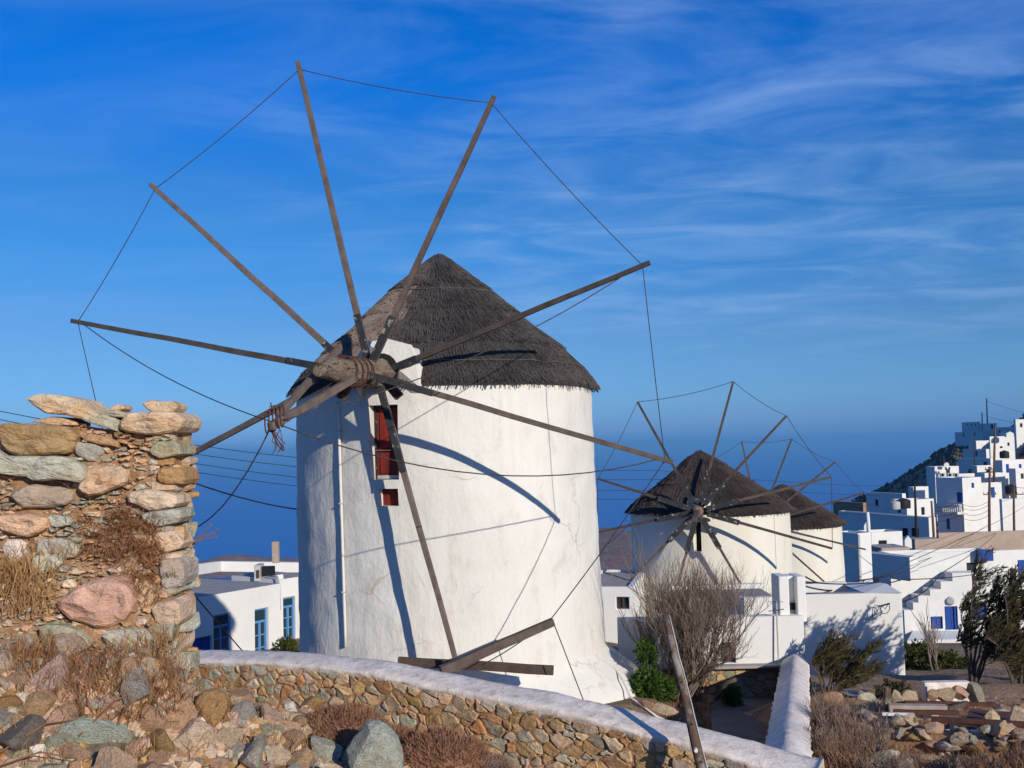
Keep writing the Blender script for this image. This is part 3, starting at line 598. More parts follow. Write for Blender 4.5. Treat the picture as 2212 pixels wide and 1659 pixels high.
# ------------------------------------------------------------------ stone work
TAN, PALE, PINK, OCHRE, GGREEN, PGREEN, GREY, BROWN, QUARTZ = (.56,.37,.225), (.60,.47,.335), (.58,.39,.28), (.46,.28,.125), (.38,.375,.29), (.48,.485,.40), (.40,.375,.33), (.31,.20,.12), (.66,.61,.52)
def shade(c, a=.12): k = 1 + ru(-a, a); return tuple(max(.01, v * k * (1 + ru(-.04, .04))) for v in c)
def clip_poly(poly, m, n):
    out = []; L = len(poly)
    for i in range(L):
        p, q = poly[i], poly[(i + 1) % L]; dp = (p[0] - m[0]) * n[0] + (p[1] - m[1]) * n[1]; dq = (q[0] - m[0]) * n[0] + (q[1] - m[1]) * n[1]
        if dp <= 0: out.append(p)
        if (dp < 0 < dq) or (dq < 0 < dp): t = dp / (dp - dq); out.append((p[0] + (q[0] - p[0]) * t, p[1] + (q[1] - p[1]) * t))
    return out
def voronoi(pts, x0, x1, y0, y1, wts=None):
    cells = []
    for i, p in enumerate(pts):
        poly = [(x0, y0), (x1, y0), (x1, y1), (x0, y1)]
        nb = sorted((((q[0] - p[0]) ** 2 + (q[1] - p[1]) ** 2), j) for j, q in enumerate(pts) if j != i)[:26]
        for d2, j in nb:
            q = pts[j]; t = .5
            if wts: t = max(.25, min(.75, .5 + .5 * (wts[i] - wts[j])))
            poly = clip_poly(poly, (p[0] + (q[0] - p[0]) * t, p[1] + (q[1] - p[1]) * t), (q[0] - p[0], q[1] - p[1]))
            if len(poly) < 3: break
        cells.append(poly)
    return cells
def poisson(x0, x1, y0, y1, dist, tries, asp=1.0, span=(.75, 1.5)):
    pts = []
    for _ in range(tries):
        p = (ru(x0, x1), ru(y0, y1)); d = dist * ru(*span)
        if all(((p[0] - q[0]) / asp) ** 2 + (p[1] - q[1]) ** 2 > min(d, e) ** 2 for q, e in [(a[:2], a[2]) for a in pts]): pts.append((*p, d))
    return [p[:2] for p in pts]
def soften(poly, jit):
    out = []; n = len(poly)
    for i in range(n):
        a, b = poly[i], poly[(i + 1) % n]; L = math.hypot(b[0] - a[0], b[1] - a[1])
        for t in ((.2, .8) if L < .30 else (.15, .4, .65, .88)):
            out.append((lerp(a[0], b[0], t) + ru(-jit, jit), lerp(a[1], b[1], t) + ru(-jit, jit)))
    return out
def poly_stone(poly, frame, out, back, name, parent, color, gap=.01, jit=.006, rings=((1, 0.0), (.93, .72), (.66, 1.0)), tilt=.25, mat='stone'):
    """poly in metres in the frame's plane; the stone stands 'out' proud of it and reaches 'back' into the wall"""
    O, ex, ey, nn_ = frame; cx_ = sum(p[0] for p in poly) / len(poly); cy_ = sum(p[1] for p in poly) / len(poly)
    sp = []
    for p in soften(poly, jit):
        d = math.hypot(p[0] - cx_, p[1] - cy_); k = max(.3, 1 - gap / max(d, .01)); sp.append((cx_ + (p[0] - cx_) * k, cy_ + (p[1] - cy_) * k))
    n = len(sp); mb = MB(); tx, ty = ru(-tilt, tilt), ru(-tilt * .6, tilt); sd = ru(0, 99)
    def pt(p, h): return O + ex * p[0] + ey * p[1] + nn_ * h
    for p in sp: mb.v.append(pt(p, -back))
    for s_, h in rings:
        for p in sp:
            x, y = cx_ + (p[0] - cx_) * s_, cy_ + (p[1] - cy_) * s_
            hh = out * (.45 + .55 * h) + (tx * (x - cx_) + ty * (y - cy_)) + (.30 * out + .006) * nz(x * 9 + sd, y * 9, sd); mb.v.append(pt((x, y), max(hh, .003)))
    mb.v.append(pt((cx_, cy_), out * 1.0 + .2 * out * nz(cx_ * 9, cy_ * 9, sd))); m = len(rings)
    for r in range(m):
        for k in range(n): mb.f.append((r * n + k, r * n + (k + 1) % n, (r + 1) * n + (k + 1) % n, (r + 1) * n + k))
    for k in range(n): mb.f.append((m * n + k, m * n + (k + 1) % n, len(mb.v) - 1))
    return mb.build(name, MT[mat], parent, color=color)

# ---- parapet wall with a whitewashed cap, running in front of the big mill
PL, PR = P(425, 1420, 15.0), P(1722, 1640, 11.0)
pd = Vector((PR.x - PL.x, PR.y - PL.y, 0)); PLEN = pd.length; pd.normalize(); pn = Vector((pd.y, -pd.x, 0))   # normal towards the camera
PO = Vector((PL.x, PL.y, 0)); PO0 = PO - pd * 1.6
def par_hit(x, y): p = PPL(x, y, PO, pn); return (p - PO0).dot(pd), p.z
TOP = [par_hit(x, y) for x, y in ((380,1412),(600,1416),(700,1423),(840,1440),(1000,1474),(1200,1511),(1400,1560),(1550,1597),(1690,1637),(1740,1650))]
TOP = [(-.2, TOP[0][1] + .02)] + TOP
def crest(u): return interp(u, TOP)
parapet = thing('stone_parapet_wall', PO0.lerp(PR, .5) + Vector((0, 0, -1.2)), 'low brown rubble wall with a worn whitewashed cap sloping down below the big mill', 'wall')
ULEN = PLEN + 1.6 + .22
# body
mb = MB(); nu, nv = 120, 14
for i in range(nu + 1):
    u = ULEN * i / nu
    for j in range(nv + 1):
        z = crest(u) - .075 - 1.6 * j / nv; p = PO0 + pd * u + pn * (.235 + .02 * nz(u * 3, z * 3)); mb.v.append(Vector((p.x, p.y, z)))
for i in range(nu):
    for j in range(nv): a = i * (nv + 1) + j; mb.f.append((a, a + 1, a + nv + 2, a + nv + 1))
k = len(mb.v)
for i in range(nu + 1):
    u = ULEN * i / nu; p = PO0 + pd * u - pn * .17; mb.v += [Vector((p.x, p.y, crest(u) - .075)), Vector((p.x, p.y, crest(u) - 2.0))]
for i in range(nu): mb.f.append((k + 2 * i, k + 2 * i + 2, k + 2 * i + 3, k + 2 * i + 1))
for i in range(nu): a = i * (nv + 1); b_ = (i + 1) * (nv + 1); mb.f.append((a, b_, k + 2 * i + 2, k + 2 * i))
e = nu * (nv + 1); mb.f.append((e, e + nv, k + 2 * nu + 1, k + 2 * nu))
mb.build('mortar_core', MT['mortar'], parapet, smooth=True)
# cap
mb = MB(); prof = [(.235, -.125), (.262, -.085), (.265, -.050), (.245, -.030), (.14, -.012), (.03, .006), (-.08, .020), (-.17, .028), (-.20, .005), (-.21, -.16)]; nu = 170
for i in range(nu + 1):
    u = ULEN * i / nu
    for j, (a, h) in enumerate(prof):
        edge = .035 * nz(u * 5, 3.3) + .05 * nz(u * 16, 7.7) if j == 0 else (.02 * nz(u * 7, 1.1) if j == 1 else 0)
        p = PO0 + pd * u + pn * (a + .02 * nz(u * 3, j * .5, 2)); mb.v.append(Vector((p.x, p.y, crest(u) + h + edge + .014 * nz(u * 2.2, j * .5, 6) + .010 * nz(u * 6, j * 1.0, 9))))
n = len(prof)
for i in range(nu):
    for j in range(n - 1): a = i * n + j; mb.f.append((a, a + n, a + n + 1, a + 1))
mb.f.append(tuple(range(nu * n, nu * n + n)))
mb.build('lime_cap', MT['cap'], parapet, smooth=True)
# stones
random.seed(21)
pts = poisson(1.0, ULEN, 0, 1.30 * 1.45, .225, 14000, 1.0, (.45, 2.0))
wts = [ru(-.38, .38) for _ in pts]
cells = voronoi(pts, .9, ULEN + .02, 0, 1.95, wts)
PALW = [(.43,.33,.225), (.41,.30,.19), (.46,.37,.27), (.36,.32,.25), (.33,.31,.25), (.36,.235,.115), (.42,.29,.16), (.33,.205,.10), (.30,.295,.215), (.42,.30,.18), (.46,.345,.225), (.38,.20,.10), (.33,.27,.19), (.40,.27,.13)]
for c in cells:
    if len(c) < 3: continue
    u = sum(p[0] for p in c) / len(c); poly = [(p[0], -p[1] / 1.45) for p in c]
    fr = (PO0 + pn * .235 + Vector((0, 0, crest(u) - .085)), pd + Vector((0, 0, (crest(u + .1) - crest(u - .1)) / .2)), Vector((0, 0, 1)), pn)
    fr = (fr[0] - fr[1] * 0 - Vector((0, 0, (crest(u + .1) - crest(u - .1)) / .2 * u)), fr[1], fr[2], fr[3])
    poly_stone(poly, fr, ru(.012, .034), .05, 'stone', parapet, shade(tuple(1.2 * q_ for q_ in random.choice(PALW)), .2), gap=ru(.006, .018), jit=.016, tilt=.12, rings=((1, 0.), (.95, .8), (.7, 1.0)))

# ---- side wall running back from the corner
S0, S1 = P(1694, 1648, 11.0), P(1717, 1412, 21.2)
side = thing('stone_side_wall', S0.lerp(S1, .5) + Vector((0, 0, -1)), 'whitewashed ridge-capped wall running back from the parapet corner to the chimney house', 'wall')
sd_ = Vector((S1.x - S0.x, S1.y - S0.y, 0)); SL = sd_.length; sd_.normalize(); sn = Vector((sd_.y, -sd_.x, 0)); nu = 110
mb = MB(); prof = [(-.25, -.22), (-.26, -.16), (-.23, -.13), (-.12, -.06), (-.02, .0), (.05, -.005), (.14, -.06), (.23, -.115), (.26, -.15), (.25, -.22)]; n = len(prof)
for i in range(nu + 1):
    t = i / nu; c = S0.lerp(S1, t) - sd_ * 0
    for j, (a, h) in enumerate(prof):
        ed = (.03 * nz(t * 40, j * 5.1) + .025 * nz(t * 110, j * 2.3)) if j in (0, 1, n - 2, n - 1) else 0
        w = 1.0 + .02 * nz(t * 12, j)
        mb.v.append(c + sn * (a * w + ed) + Vector((0, 0, h + .012 * nz(t * 15, j * .8, 4) + .005 * nz(t * 70, j * 1.9, 8))))
for i in range(nu):
    for j in range(n - 1): a = i * n + j; mb.f.append((a, a + 1, a + n + 1, a + n))
mb.f.append(tuple(range(n)))
mb.build('ridge_cap', MT['cap'], side, smooth=True)
mb = MB()
for sgn in (-1, 1):
    o = len(mb.v); nv = 10
    for i in range(41):
        t = i / 40; c = S0.lerp(S1, t)
        for j in range(nv + 1): mb.v.append(c + sn * sgn * (.20 + .02 * nz(t * 20, j, sgn)) + Vector((0, 0, -.16 - 1.7 * j / nv)))
    for i in range(40):
        for j in range(nv): a = o + i * (nv + 1) + j; f = (a, a + 1, a + nv + 2, a + nv + 1); mb.f.append(f if sgn < 0 else f[::-1])
mb.build('wall_core', MT['mortar'], side, smooth=True)
random.seed(5)
for sgn in (-1, 1):
    pts = poisson(.15, SL, 0, 1.15, .25, 1500); cells = voronoi(pts, .1, SL, 0, 1.15, [ru(-.2, .2) for _ in pts])
    slope = (S1.z - S0.z) / SL
    for c in cells:
        if len(c) < 3: continue
        poly_stone([(p[0] * sgn, -p[1]) for p in c][::sgn], (S0 + sn * sgn * .20 + Vector((0, 0, -.2)), (sd_ + Vector((0, 0, slope))) * sgn, Vector((0, 0, 1)), sn * sgn), ru(.015, .045), .05, 'stone', side, shade(random.choice(PALW), .2), gap=.014, jit=.012, rings=((1, 0.), (.8, 1.)), tilt=.08)

# ---- ruined wall on the left
random.seed(33)
RY = 7.4
ruin = thing('ruined_wall', (-2.9, RY + .2, -1.5), 'ruined dry-stone wall end of big slabs and orange earth, tall at left', 'wall')
fo = Vector((0, RY, 0)); fn = Vector((0, -1, 0))
def rp(x, y): p = P(x, y, RY); return (p.x, p.z)
def bat(z): return .34 * smooth((-.55 - z) / 1.0)                     # the foot of the wall comes forward
RTOP = [rp(x, y) for x, y in ((-260, 935), (-60, 930), (0, 940), (40, 925), (110, 908), (190, 905), (235, 912), (270, 905), (330, 905), (362, 900), (372, 905))]
RX1 = rp(371, 1100)[0]; TH = .44
mb = MB(); nu, nv = 70, 46
for i in range(nu + 1):
    x = lerp(RTOP[0][0], RX1, i / nu); zt = interp(x, RTOP) - .05
    for j in range(nv + 1):
        z = lerp(zt, -1.95, j / nv); e = .03 if i == nu else 0
        mb.v.append(Vector((x + (.03 * nz(z * 5, 2) if i == nu else 0), RY - bat(z) + .045 * nz(x * 4, z * 4, 1) + .02 * nz(x * 13, z * 13, 4), z)))
for i in range(nu):
    for j in range(nv): a = i * (nv + 1) + j; mb.f.append((a, a + 1, a + nv + 2, a + nv + 1))
k = len(mb.v)
for i in range(nu + 1):
    x = lerp(RTOP[0][0], RX1, i / nu); zt = interp(x, RTOP) - .07; mb.v += [Vector((x, RY + TH, zt)), Vector((x, RY + TH, -2.4))]
for i in range(nu): mb.f.append((k + 2 * i, k + 2 * i + 2, k + 2 * i + 3, k + 2 * i + 1)); mb.f.append((i * (nv + 1), (i + 1) * (nv + 1), k + 2 * i + 2, k + 2 * i))
e = nu * (nv + 1); mb.f.append(tuple([e + j for j in range(nv + 1)] + [k + 2 * nu + 1, k + 2 * nu]))
mb.build('earth_core', MT['mortar'], ruin, smooth=True, angle=R(50))
def rframe(z): return (Vector((0, RY - bat(z), 0)), Vector((1, 0, 0)), Vector((0, .34 * (bat(z) - bat(z - .1)) / .1, 1)) * 1.0 if False else Vector((0, 0, 1)), fn)
BIG = [([(66,860),(95,850),(150,853),(190,868),(206,885),(246,906),(248,915),(205,912),(165,903),(110,895),(80,880)], PALE, .10, .30),
 ([(2,925),(15,912),(60,915),(150,918),(180,935),(175,960),(160,980),(120,985),(60,988),(25,978),(5,955)], (.40,.27,.14), .12, .25),
 ([(60,912),(110,900),(160,905),(176,915),(168,922),(110,920)], TAN, .05, .2),
 ([(198,893),(240,893),(266,906),(263,936),(225,926),(200,912)], PGREEN, .09, .25),
 ([(288,890),(350,885),(392,893),(402,906),(400,930),(330,941),(270,932),(262,918),(275,905)], (.58,.45,.32), .10, .40),
 ([(310,870),(335,864),(385,868),(391,878),(372,892),(318,890)], PALE, .05, .2), ([(240,878),(262,873),(279,880),(262,893),(245,890)], PALE, .05, .12),
 ([(210,893),(250,886),(290,893),(286,905),(240,903)], PGREEN, .07, .2), ([(166,928),(230,940),(268,955),(262,968),(225,962),(178,948)], (.52,.32,.17), .06, .2),
 ([(-40,975),(0,972),(30,985),(150,985),(190,1005),(206,1030),(185,1045),(150,1035),(95,1043),(60,1030),(20,1025),(-40,1020)], PGREEN, .14, .2),
 ([(160,955),(210,955),(236,975),(205,1000),(168,985)], GREY, .05, .15), ([(205,1005),(260,1005),(286,1020),(280,1045),(240,1065),(190,1070),(172,1050)], PALE, .13, .2),
 ([(28,1065),(75,1045),(125,1048),(166,1060),(165,1085),(110,1101),(50,1092)], (.42,.33,.25), .10, .2), ([(-20,1112),(60,1108),(122,1115),(110,1147),(60,1160),(0,1142)], PINK, .11, .2),
 ([(330,955),(392,950),(394,985),(352,992),(326,982)], GGREEN, .07, .3), ([(345,1012),(400,1008),(403,1045),(370,1048),(343,1040)], (.46,.29,.13), .07, .3),
 ([(275,1065),(330,1055),(386,1068),(395,1090),(340,1105),(290,1090)], PALE, .10, .25), ([(308,1105),(395,1096),(399,1125),(345,1141),(315,1125)], GREY, .08, .25),
 ([(100,1110),(160,1115),(165,1133),(120,1140)], PGREEN, .07, .15), ([(90,1165),(150,1160),(185,1180),(170,1205),(120,1215),(85,1195)], PGREEN, .08, .15),
 ([(150,1292),(195,1252),(260,1235),(310,1260),(316,1300),(300,1332),(250,1347),(195,1332)], PINK, .17, .25), ([(80,1195),(135,1190),(150,1215),(110,1240),(75,1225)], PGREEN, .09, .2),
 ([(120,1160),(165,1165),(165,1195),(135,1200)], GREY, .07, .2), ([(280,1155),(330,1150),(345,1180),(300,1190)], TAN, .06, .2), ([(330,1150),(390,1140),(402,1180),(350,1200)], PALE, .06, .2),
 ([(300,1240),(345,1250),(350,1300),(315,1310)], (.55,.41,.28), .06, .2), ([(350,1210),(405,1200),(408,1260),(360,1275)], GREY, .06, .3), ([(10,1165),(60,1160),(70,1215),(20,1225)], QUARTZ, .05, .2),
 ([(250,1345),(330,1340),(380,1360),(370,1400),(290,1405)], PGREEN, .08, .25), ([(120,1330),(200,1340),(240,1370),(200,1400),(130,1385)], GGREEN, .08, .25), ([(345,1290),(410,1285),(412,1340),(360,1345)], PALE, .07, .3)]
def inside(p, poly):
    c = False; n = len(poly)
    for i in range(n):
        a, b_ = poly[i], poly[(i + 1) % n]
        if (a[1] > p[1]) != (b_[1] > p[1]) and p[0] < (b_[0] - a[0]) * (p[1] - a[1]) / (b_[1] - a[1]) + a[0]: c = not c
    return c
bigm = []
for poly, colr, out, back in BIG:
    pm = [rp(*q) for q in poly][::-1]; bigm.append(pm); z = sum(q[1] for q in pm) / len(pm)
    poly_stone(pm, rframe(z), out, back, 'stone', ruin, shade(colr, .06), gap=.004, jit=.008, rings=((1.0, -.1), (.985, .45), (.86, .86), (.6, 1.0), (.3, 1.02)), tilt=.10)
x0, x1, z0, z1 = RTOP[0][0] + .5, RX1, -1.85, .40
pts = poisson(x0, x1, z0 * 2.0, z1 * 2.0, .080, 16000, 1.0, (.55, 1.6)); cells = voronoi(pts, x0, x1, z0 * 2.0, z1 * 2.0, [ru(-.3, .3) for _ in pts])
cnt = 0
for c in cells:
    if len(c) < 3: continue
    pm = [(q[0], q[1] / 2.0) for q in c]; cx_ = sum(q[0] for q in pm) / len(pm); cz_ = sum(q[1] for q in pm) / len(pm)
    if cx_ > RX1 - .12: pm = [(q[0] + (ru(0, .035) if q[0] > RX1 - .02 else 0), q[1]) for q in pm]
    if cz_ > interp(cx_, RTOP) - .07 or any(inside((cx_, cz_), b_) for b_ in bigm) or rnd() < .06: continue
    cnt += 1
    poly_stone(pm, rframe(cz_), ru(.015, .065), .08, 'stone', ruin, shade(random.choice([TAN, PALE, PINK, PGREEN, GGREEN, GREY, TAN, PALE, BROWN, QUARTZ, (.52,.33,.19)]), .15), gap=ru(.006, .02), jit=.010, tilt=.22)
# the end of the wall, seen edge on
z = interp(RX1, RTOP) - .06; side_fr = (Vector((RX1 - .005, RY, 0)), Vector((0, 1, 0)), Vector((0, 0, 1)), Vector((1, 0, 0)))
while z > -1.9:
    h = ru(.04, .16); y = -bat(z) - ru(.0, .05)
    while y < TH - .04:
        w = ru(.14, .36); w = min(w, TH - y)
        poly_stone([(y, z - h), (y + w, z - h + ru(-.01, .01)), (y + w, z), (y, z + ru(-.01, .01))], (Vector((RX1 - .005 + ru(-.03, .03), RY, 0)), *side_fr[1:]), ru(.01, .08), .1, 'stone', ruin, shade(random.choice([TAN, PALE, PALE, (.58,.45,.32), GGREEN, OCHRE, PGREEN]), .12), gap=.008, jit=.012, tilt=.2); y += w
    z -= h

# ---- rubble slope in front
def ground_hit(x, y, off=0.0, y0=3.0):
    d = ray(x, y); Y = y0
    while Y < 60:
        if d.z * Y < ground_z(d.x * Y, Y) + off: return d * Y
        Y += .06
    return d * Y
rub = MB(); xs = [-5.6 + .12 * i for i in range(52)]; ys = [3.2 + .12 * i for i in range(66)]
for y in ys:
    for x in xs:
        f = smooth((.9 - x) / .8) * smooth((11 - y) / 1.0); rub.v.append(Vector((x, y, ground_z(x, y) + .05 * f - .04 + (.05 * nz(x * 4, y * 4, 2) + .025 * nz(x * 11, y * 11, 6)) * f)))
for j in range(len(ys) - 1):
    for i in range(len(xs) - 1): a = j * len(xs) + i; rub.f.append((a, a + 1, a + len(xs) + 1, a + len(xs)))
rubble = struct(rub.build('rubble_slope', MT['soil'], smooth=True))
def rock_mesh(seed, sub=3, cuts=11, flat=1.0):
    r_ = random.Random(seed); bm = bmesh.new(); bmesh.ops.create_icosphere(bm, subdivisions=sub, radius=1.0)
    pl = []
    for _ in range(cuts):
        d = Vector((r_.gauss(0, 1), r_.gauss(0, 1), r_.gauss(0, 1))).normalized(); pl.append((d, r_.uniform(.38, .78)))
    for v in bm.verts:
        for d, h in pl:
            e = v.co.dot(d) - h
            if e > 0: v.co -= d * e * .985
        v.co *= 1 + .05 * noise.noise(v.co * 2.3 + Vector((seed, 0, 0))) + .03 * noise.noise(v.co * 6 + Vector((0, seed, 0)))
    me = bpy.data.meshes.new('rock'); bm.to_mesh(me); bm.free(); me.materials.append(MT['stone']); return me
ROCK = [rock_mesh(k, 3) for k in range(9)]; ROCKS = [rock_mesh(50 + k, 2, 8) for k in range(8)]
def place_rock(name, me, p, size, parent=None, color=TAN, rot=None, sink=.25):
    o = bpy.data.objects.new(name, me); COL.objects.link(o); WORG[o.name] = Vector(p)
    o.scale = size; o.rotation_euler = rot or (ru(-.35, .35), ru(-.35, .35), ru(0, 6.28)); o.color = (*color, 1)
    loc = Vector(p) + Vector((0, 0, size[2] * (1 - 2 * sink) * .8))
    if parent: o.parent = parent; o.location = loc - WORG[parent.name]
    else: o.location = loc
    return o
random.seed(77)
PALR = [TAN, PALE, PINK, PGREEN, GGREEN, GREY, TAN, PALE, PINK, OCHRE, QUARTZ, (.50,.36,.25)]
def rub_edge(x): return interp(x, [(-60, 1340), (330, 1375), (420, 1424), (560, 1462), (640, 1505), (700, 1545), (780, 1600), (880, 1650)])
taken = [(805, 1635, 130), (700, 1640, 80), (218, 1600, 170), (300, 1500, 110), (600, 1515, 150), (455, 1570, 100), (40, 1615, 100), (115, 1480, 110)]; n_big = 0
for k in range(5000):
    x = ru(-60, 880); y = ru(rub_edge(x) + 4, 1715)
    if n_big >= 298: break
    spx = min(128, (52 if n_big < 230 else 26) * (1 - rnd()) ** -.42)
    if any((x - a) ** 2 + ((y - b_) * 1.5) ** 2 < ((.33 if n_big < 210 else .28) * (spx + c)) ** 2 for a, b_, c in taken): continue
    p = ground_hit(x, y)
    if p.y > 9.2: continue
    s_ = spx / FPX * p.y * .66; taken.append((x, y, spx)); n_big += 1
    ro = place_rock('stone', random.choice(ROCK if spx > 34 else ROCKS), p, (s_ * ru(.8, 1.25), s_ * ru(.6, 1.0), s_ * ru(.45, .8)), rubble, shade(random.choice(PALR), .15), (ru(.1, .95), ru(-.45, .45), ru(0, 6.28)), sink=ru(.10, .30)); ro.rotation_mode = 'ZYX'
# gravel between the stones
gv = MB(); random.seed(8)
for k in range(3600):
    x = ru(-60, 900); y = ru(rub_edge(x) - 14, 1720); p = ground_hit(x, y, .02); s_ = ru(.008, .026)
    a = [p + Vector((ru(-1, 1) * s_, ru(-1, 1) * s_, ru(-.3, .9) * s_)) for _ in range(5)]
    gv.add(a, [(0, 1, 2), (0, 2, 3), (0, 3, 1), (4, 2, 1), (4, 3, 2), (4, 1, 3)])
g_ = gv.build('gravel', MT['mortar'], rubble, kind='stuff')
# boulders one would point at
def boulder(x, y, size, col, rot, label, me, sink=.25, dy=0): p = ground_hit(x, y); return tag(place_rock('boulder', me, p, size, None, col, rot, sink), label, 'boulder', 'boulders in the rubble')
boulder(805, 1690, (.21, .18, .25), (.46,.49,.42), (.1, .12, 2.6), 'tall rounded grey-green boulder at the bottom edge, near the brown cushion shrubs', rock_mesh(203, 3, 6), .15)
boulder(700, 1655, (.15, .13, .17), PGREEN, (.2, .3, 1.4), 'grey-green boulder just left of the tall rounded one', ROCK[5], .2)
boulder(218, 1612, (.27, .17, .13), (.47,.53,.46), (.35, .1, .15), 'smooth pale green slab at lower left of the rubble', ROCK[1], .2)
boulder(300, 1510, (.17, .15, .15), (.40,.37,.33), (.1, .1, 2.2), 'round grey boulder with white band below the ruined wall corner', ROCK[6], .2)
boulder(600, 1530, (.34, .15, .22), (.52,.40,.26), (.05, -.25, -.35), 'large tan slab leaning beside the parapet wall start', ROCK[7], .12)
boulder(455, 1580, (.15, .13, .18), OCHRE, (.1, .2, .4), 'blocky ochre stone in the middle of the rubble', ROCK[2], .2)
boulder(40, 1625, (.20, .16, .15), (.22,.19,.17), (.2, .1, 1.0), 'dark brown-grey stone at the lower left corner', ROCK[4], .2)
boulder(115, 1490, (.21, .17, .16), (.50,.36,.33), (.2, .1, .3), 'rose-tinted stone on the rubble below the ruined wall', ROCK[0], .2)

# chips and small stones pressed into the earth of the ruined wall
random.seed(19); cp = MB()
for k_ in range(2600):
    x, y = ru(-20, 366), ru(915, 1470); p = P(x, y, RY); q = Vector((p.x, RY - bat(p.z) - ru(-.01, .02), p.z)); s_ = ru(.006, .024)
    if p.z > interp(p.x, RTOP) - .04: continue
    a = [q + Vector((ru(-1.3, 1.3) * s_, ru(-.8, .4) * s_, ru(-.8, .8) * s_)) for _ in range(6)]
    cp.add(a, [(0, 1, 2), (0, 2, 3), (0, 3, 1), (4, 2, 1), (4, 3, 2), (4, 1, 3), (5, 0, 2), (5, 1, 0)])
cp.build('stone_chips', MT['stone'], ruin, color=(.50, .36, .24), kind='stuff')

# smaller broken stones filling the heap
random.seed(23); fl = MB(); tint = []
for k_ in range(900):
    x = ru(-60, 900); y = ru(rub_edge(x) + 2, 1715); p = ground_hit(x, y, .03); s_ = ru(.02, .062)
    if p.y > 9.5: continue
    rot_ = Matrix.Rotation(ru(0, 6.28), 3, 'Z') @ Matrix.Rotation(ru(-.8, .8), 3, 'X')
    b_ = [(-1, -.6, 0), (.1, -1, .1), (1, -.4, 0), (.8, .7, .05), (-.5, .9, 0)]; h_ = ru(.4, .9)
    vs = [p + rot_ @ Vector((a * ru(.75, 1.2), c * ru(.7, 1.1), e - .3)) * s_ for a, c, e in b_] + [p + rot_ @ Vector((a * ru(.5, .9), c * ru(.5, .9), h_ + ru(-.15, .15))) * s_ for a, c, e in b_]
    tint += [(*shade(random.choice(PALR + [TAN, PALE, PINK]), .18), 1)] * 10
    fl.add(vs, [(0, 1, 6, 5), (1, 2, 7, 6), (2, 3, 8, 7), (3, 4, 9, 8), (4, 0, 5, 9), (5, 6, 7), (5, 7, 8), (5, 8, 9)])
bs = fl.build('broken_stones', MT['tinted'], rubble, kind='stuff'); at_ = bs.data.color_attributes.new('tint', 'FLOAT_COLOR', 'POINT'); at_.data.foreach_set('color', [q for c in tint for q in c])

bpy.context.view_layer.update()
limit_parts(ruin, 'stone', 296, 'small_stones'); limit_parts(parapet, 'stone', 296, 'small_stones')
print('PARTS', len(ruin.children), len(parapet.children), len(side.children), len(rubble.children))
# ------------------------------------------------------------------ houses
def grid_wall(mb, O, ex, W, z0, z1, ops, dep, n):
    """upright wall from O along ex; ops = (u0,u1,z0,z1) cut out with reveals reaching 'dep' inwards (-n)"""
    us = sorted(set([0, W] + [u for o in ops for u in o[:2]])); zs = sorted(set([z0, z1] + [z for o in ops for z in o[2:4]]))
    def q(u, z, d=0.0): p = O + ex * u - n * d; return Vector((p.x, p.y, z))
    for i in range(len(us) - 1):
        for j in range(len(zs) - 1):
            um, zm = (us[i] + us[i + 1]) / 2, (zs[j] + zs[j + 1]) / 2
            if any(o[0] < um < o[1] and o[2] < zm < o[3] for o in ops): continue
            mb.add([q(us[i], zs[j]), q(us[i + 1], zs[j]), q(us[i + 1], zs[j + 1]), q(us[i], zs[j + 1])], [(0, 1, 2, 3)])
    for a, b, c, d in [o[:4] for o in ops]:
        for (u, z), (u2, z2) in (((a, c), (a, d)), ((a, d), (b, d)), ((b, d), (b, c)), ((b, c), (a, c))):
            mb.add([q(u, z), q(u2, z2), q(u2, z2, dep), q(u, z, dep)], [(0, 1, 2, 3)])
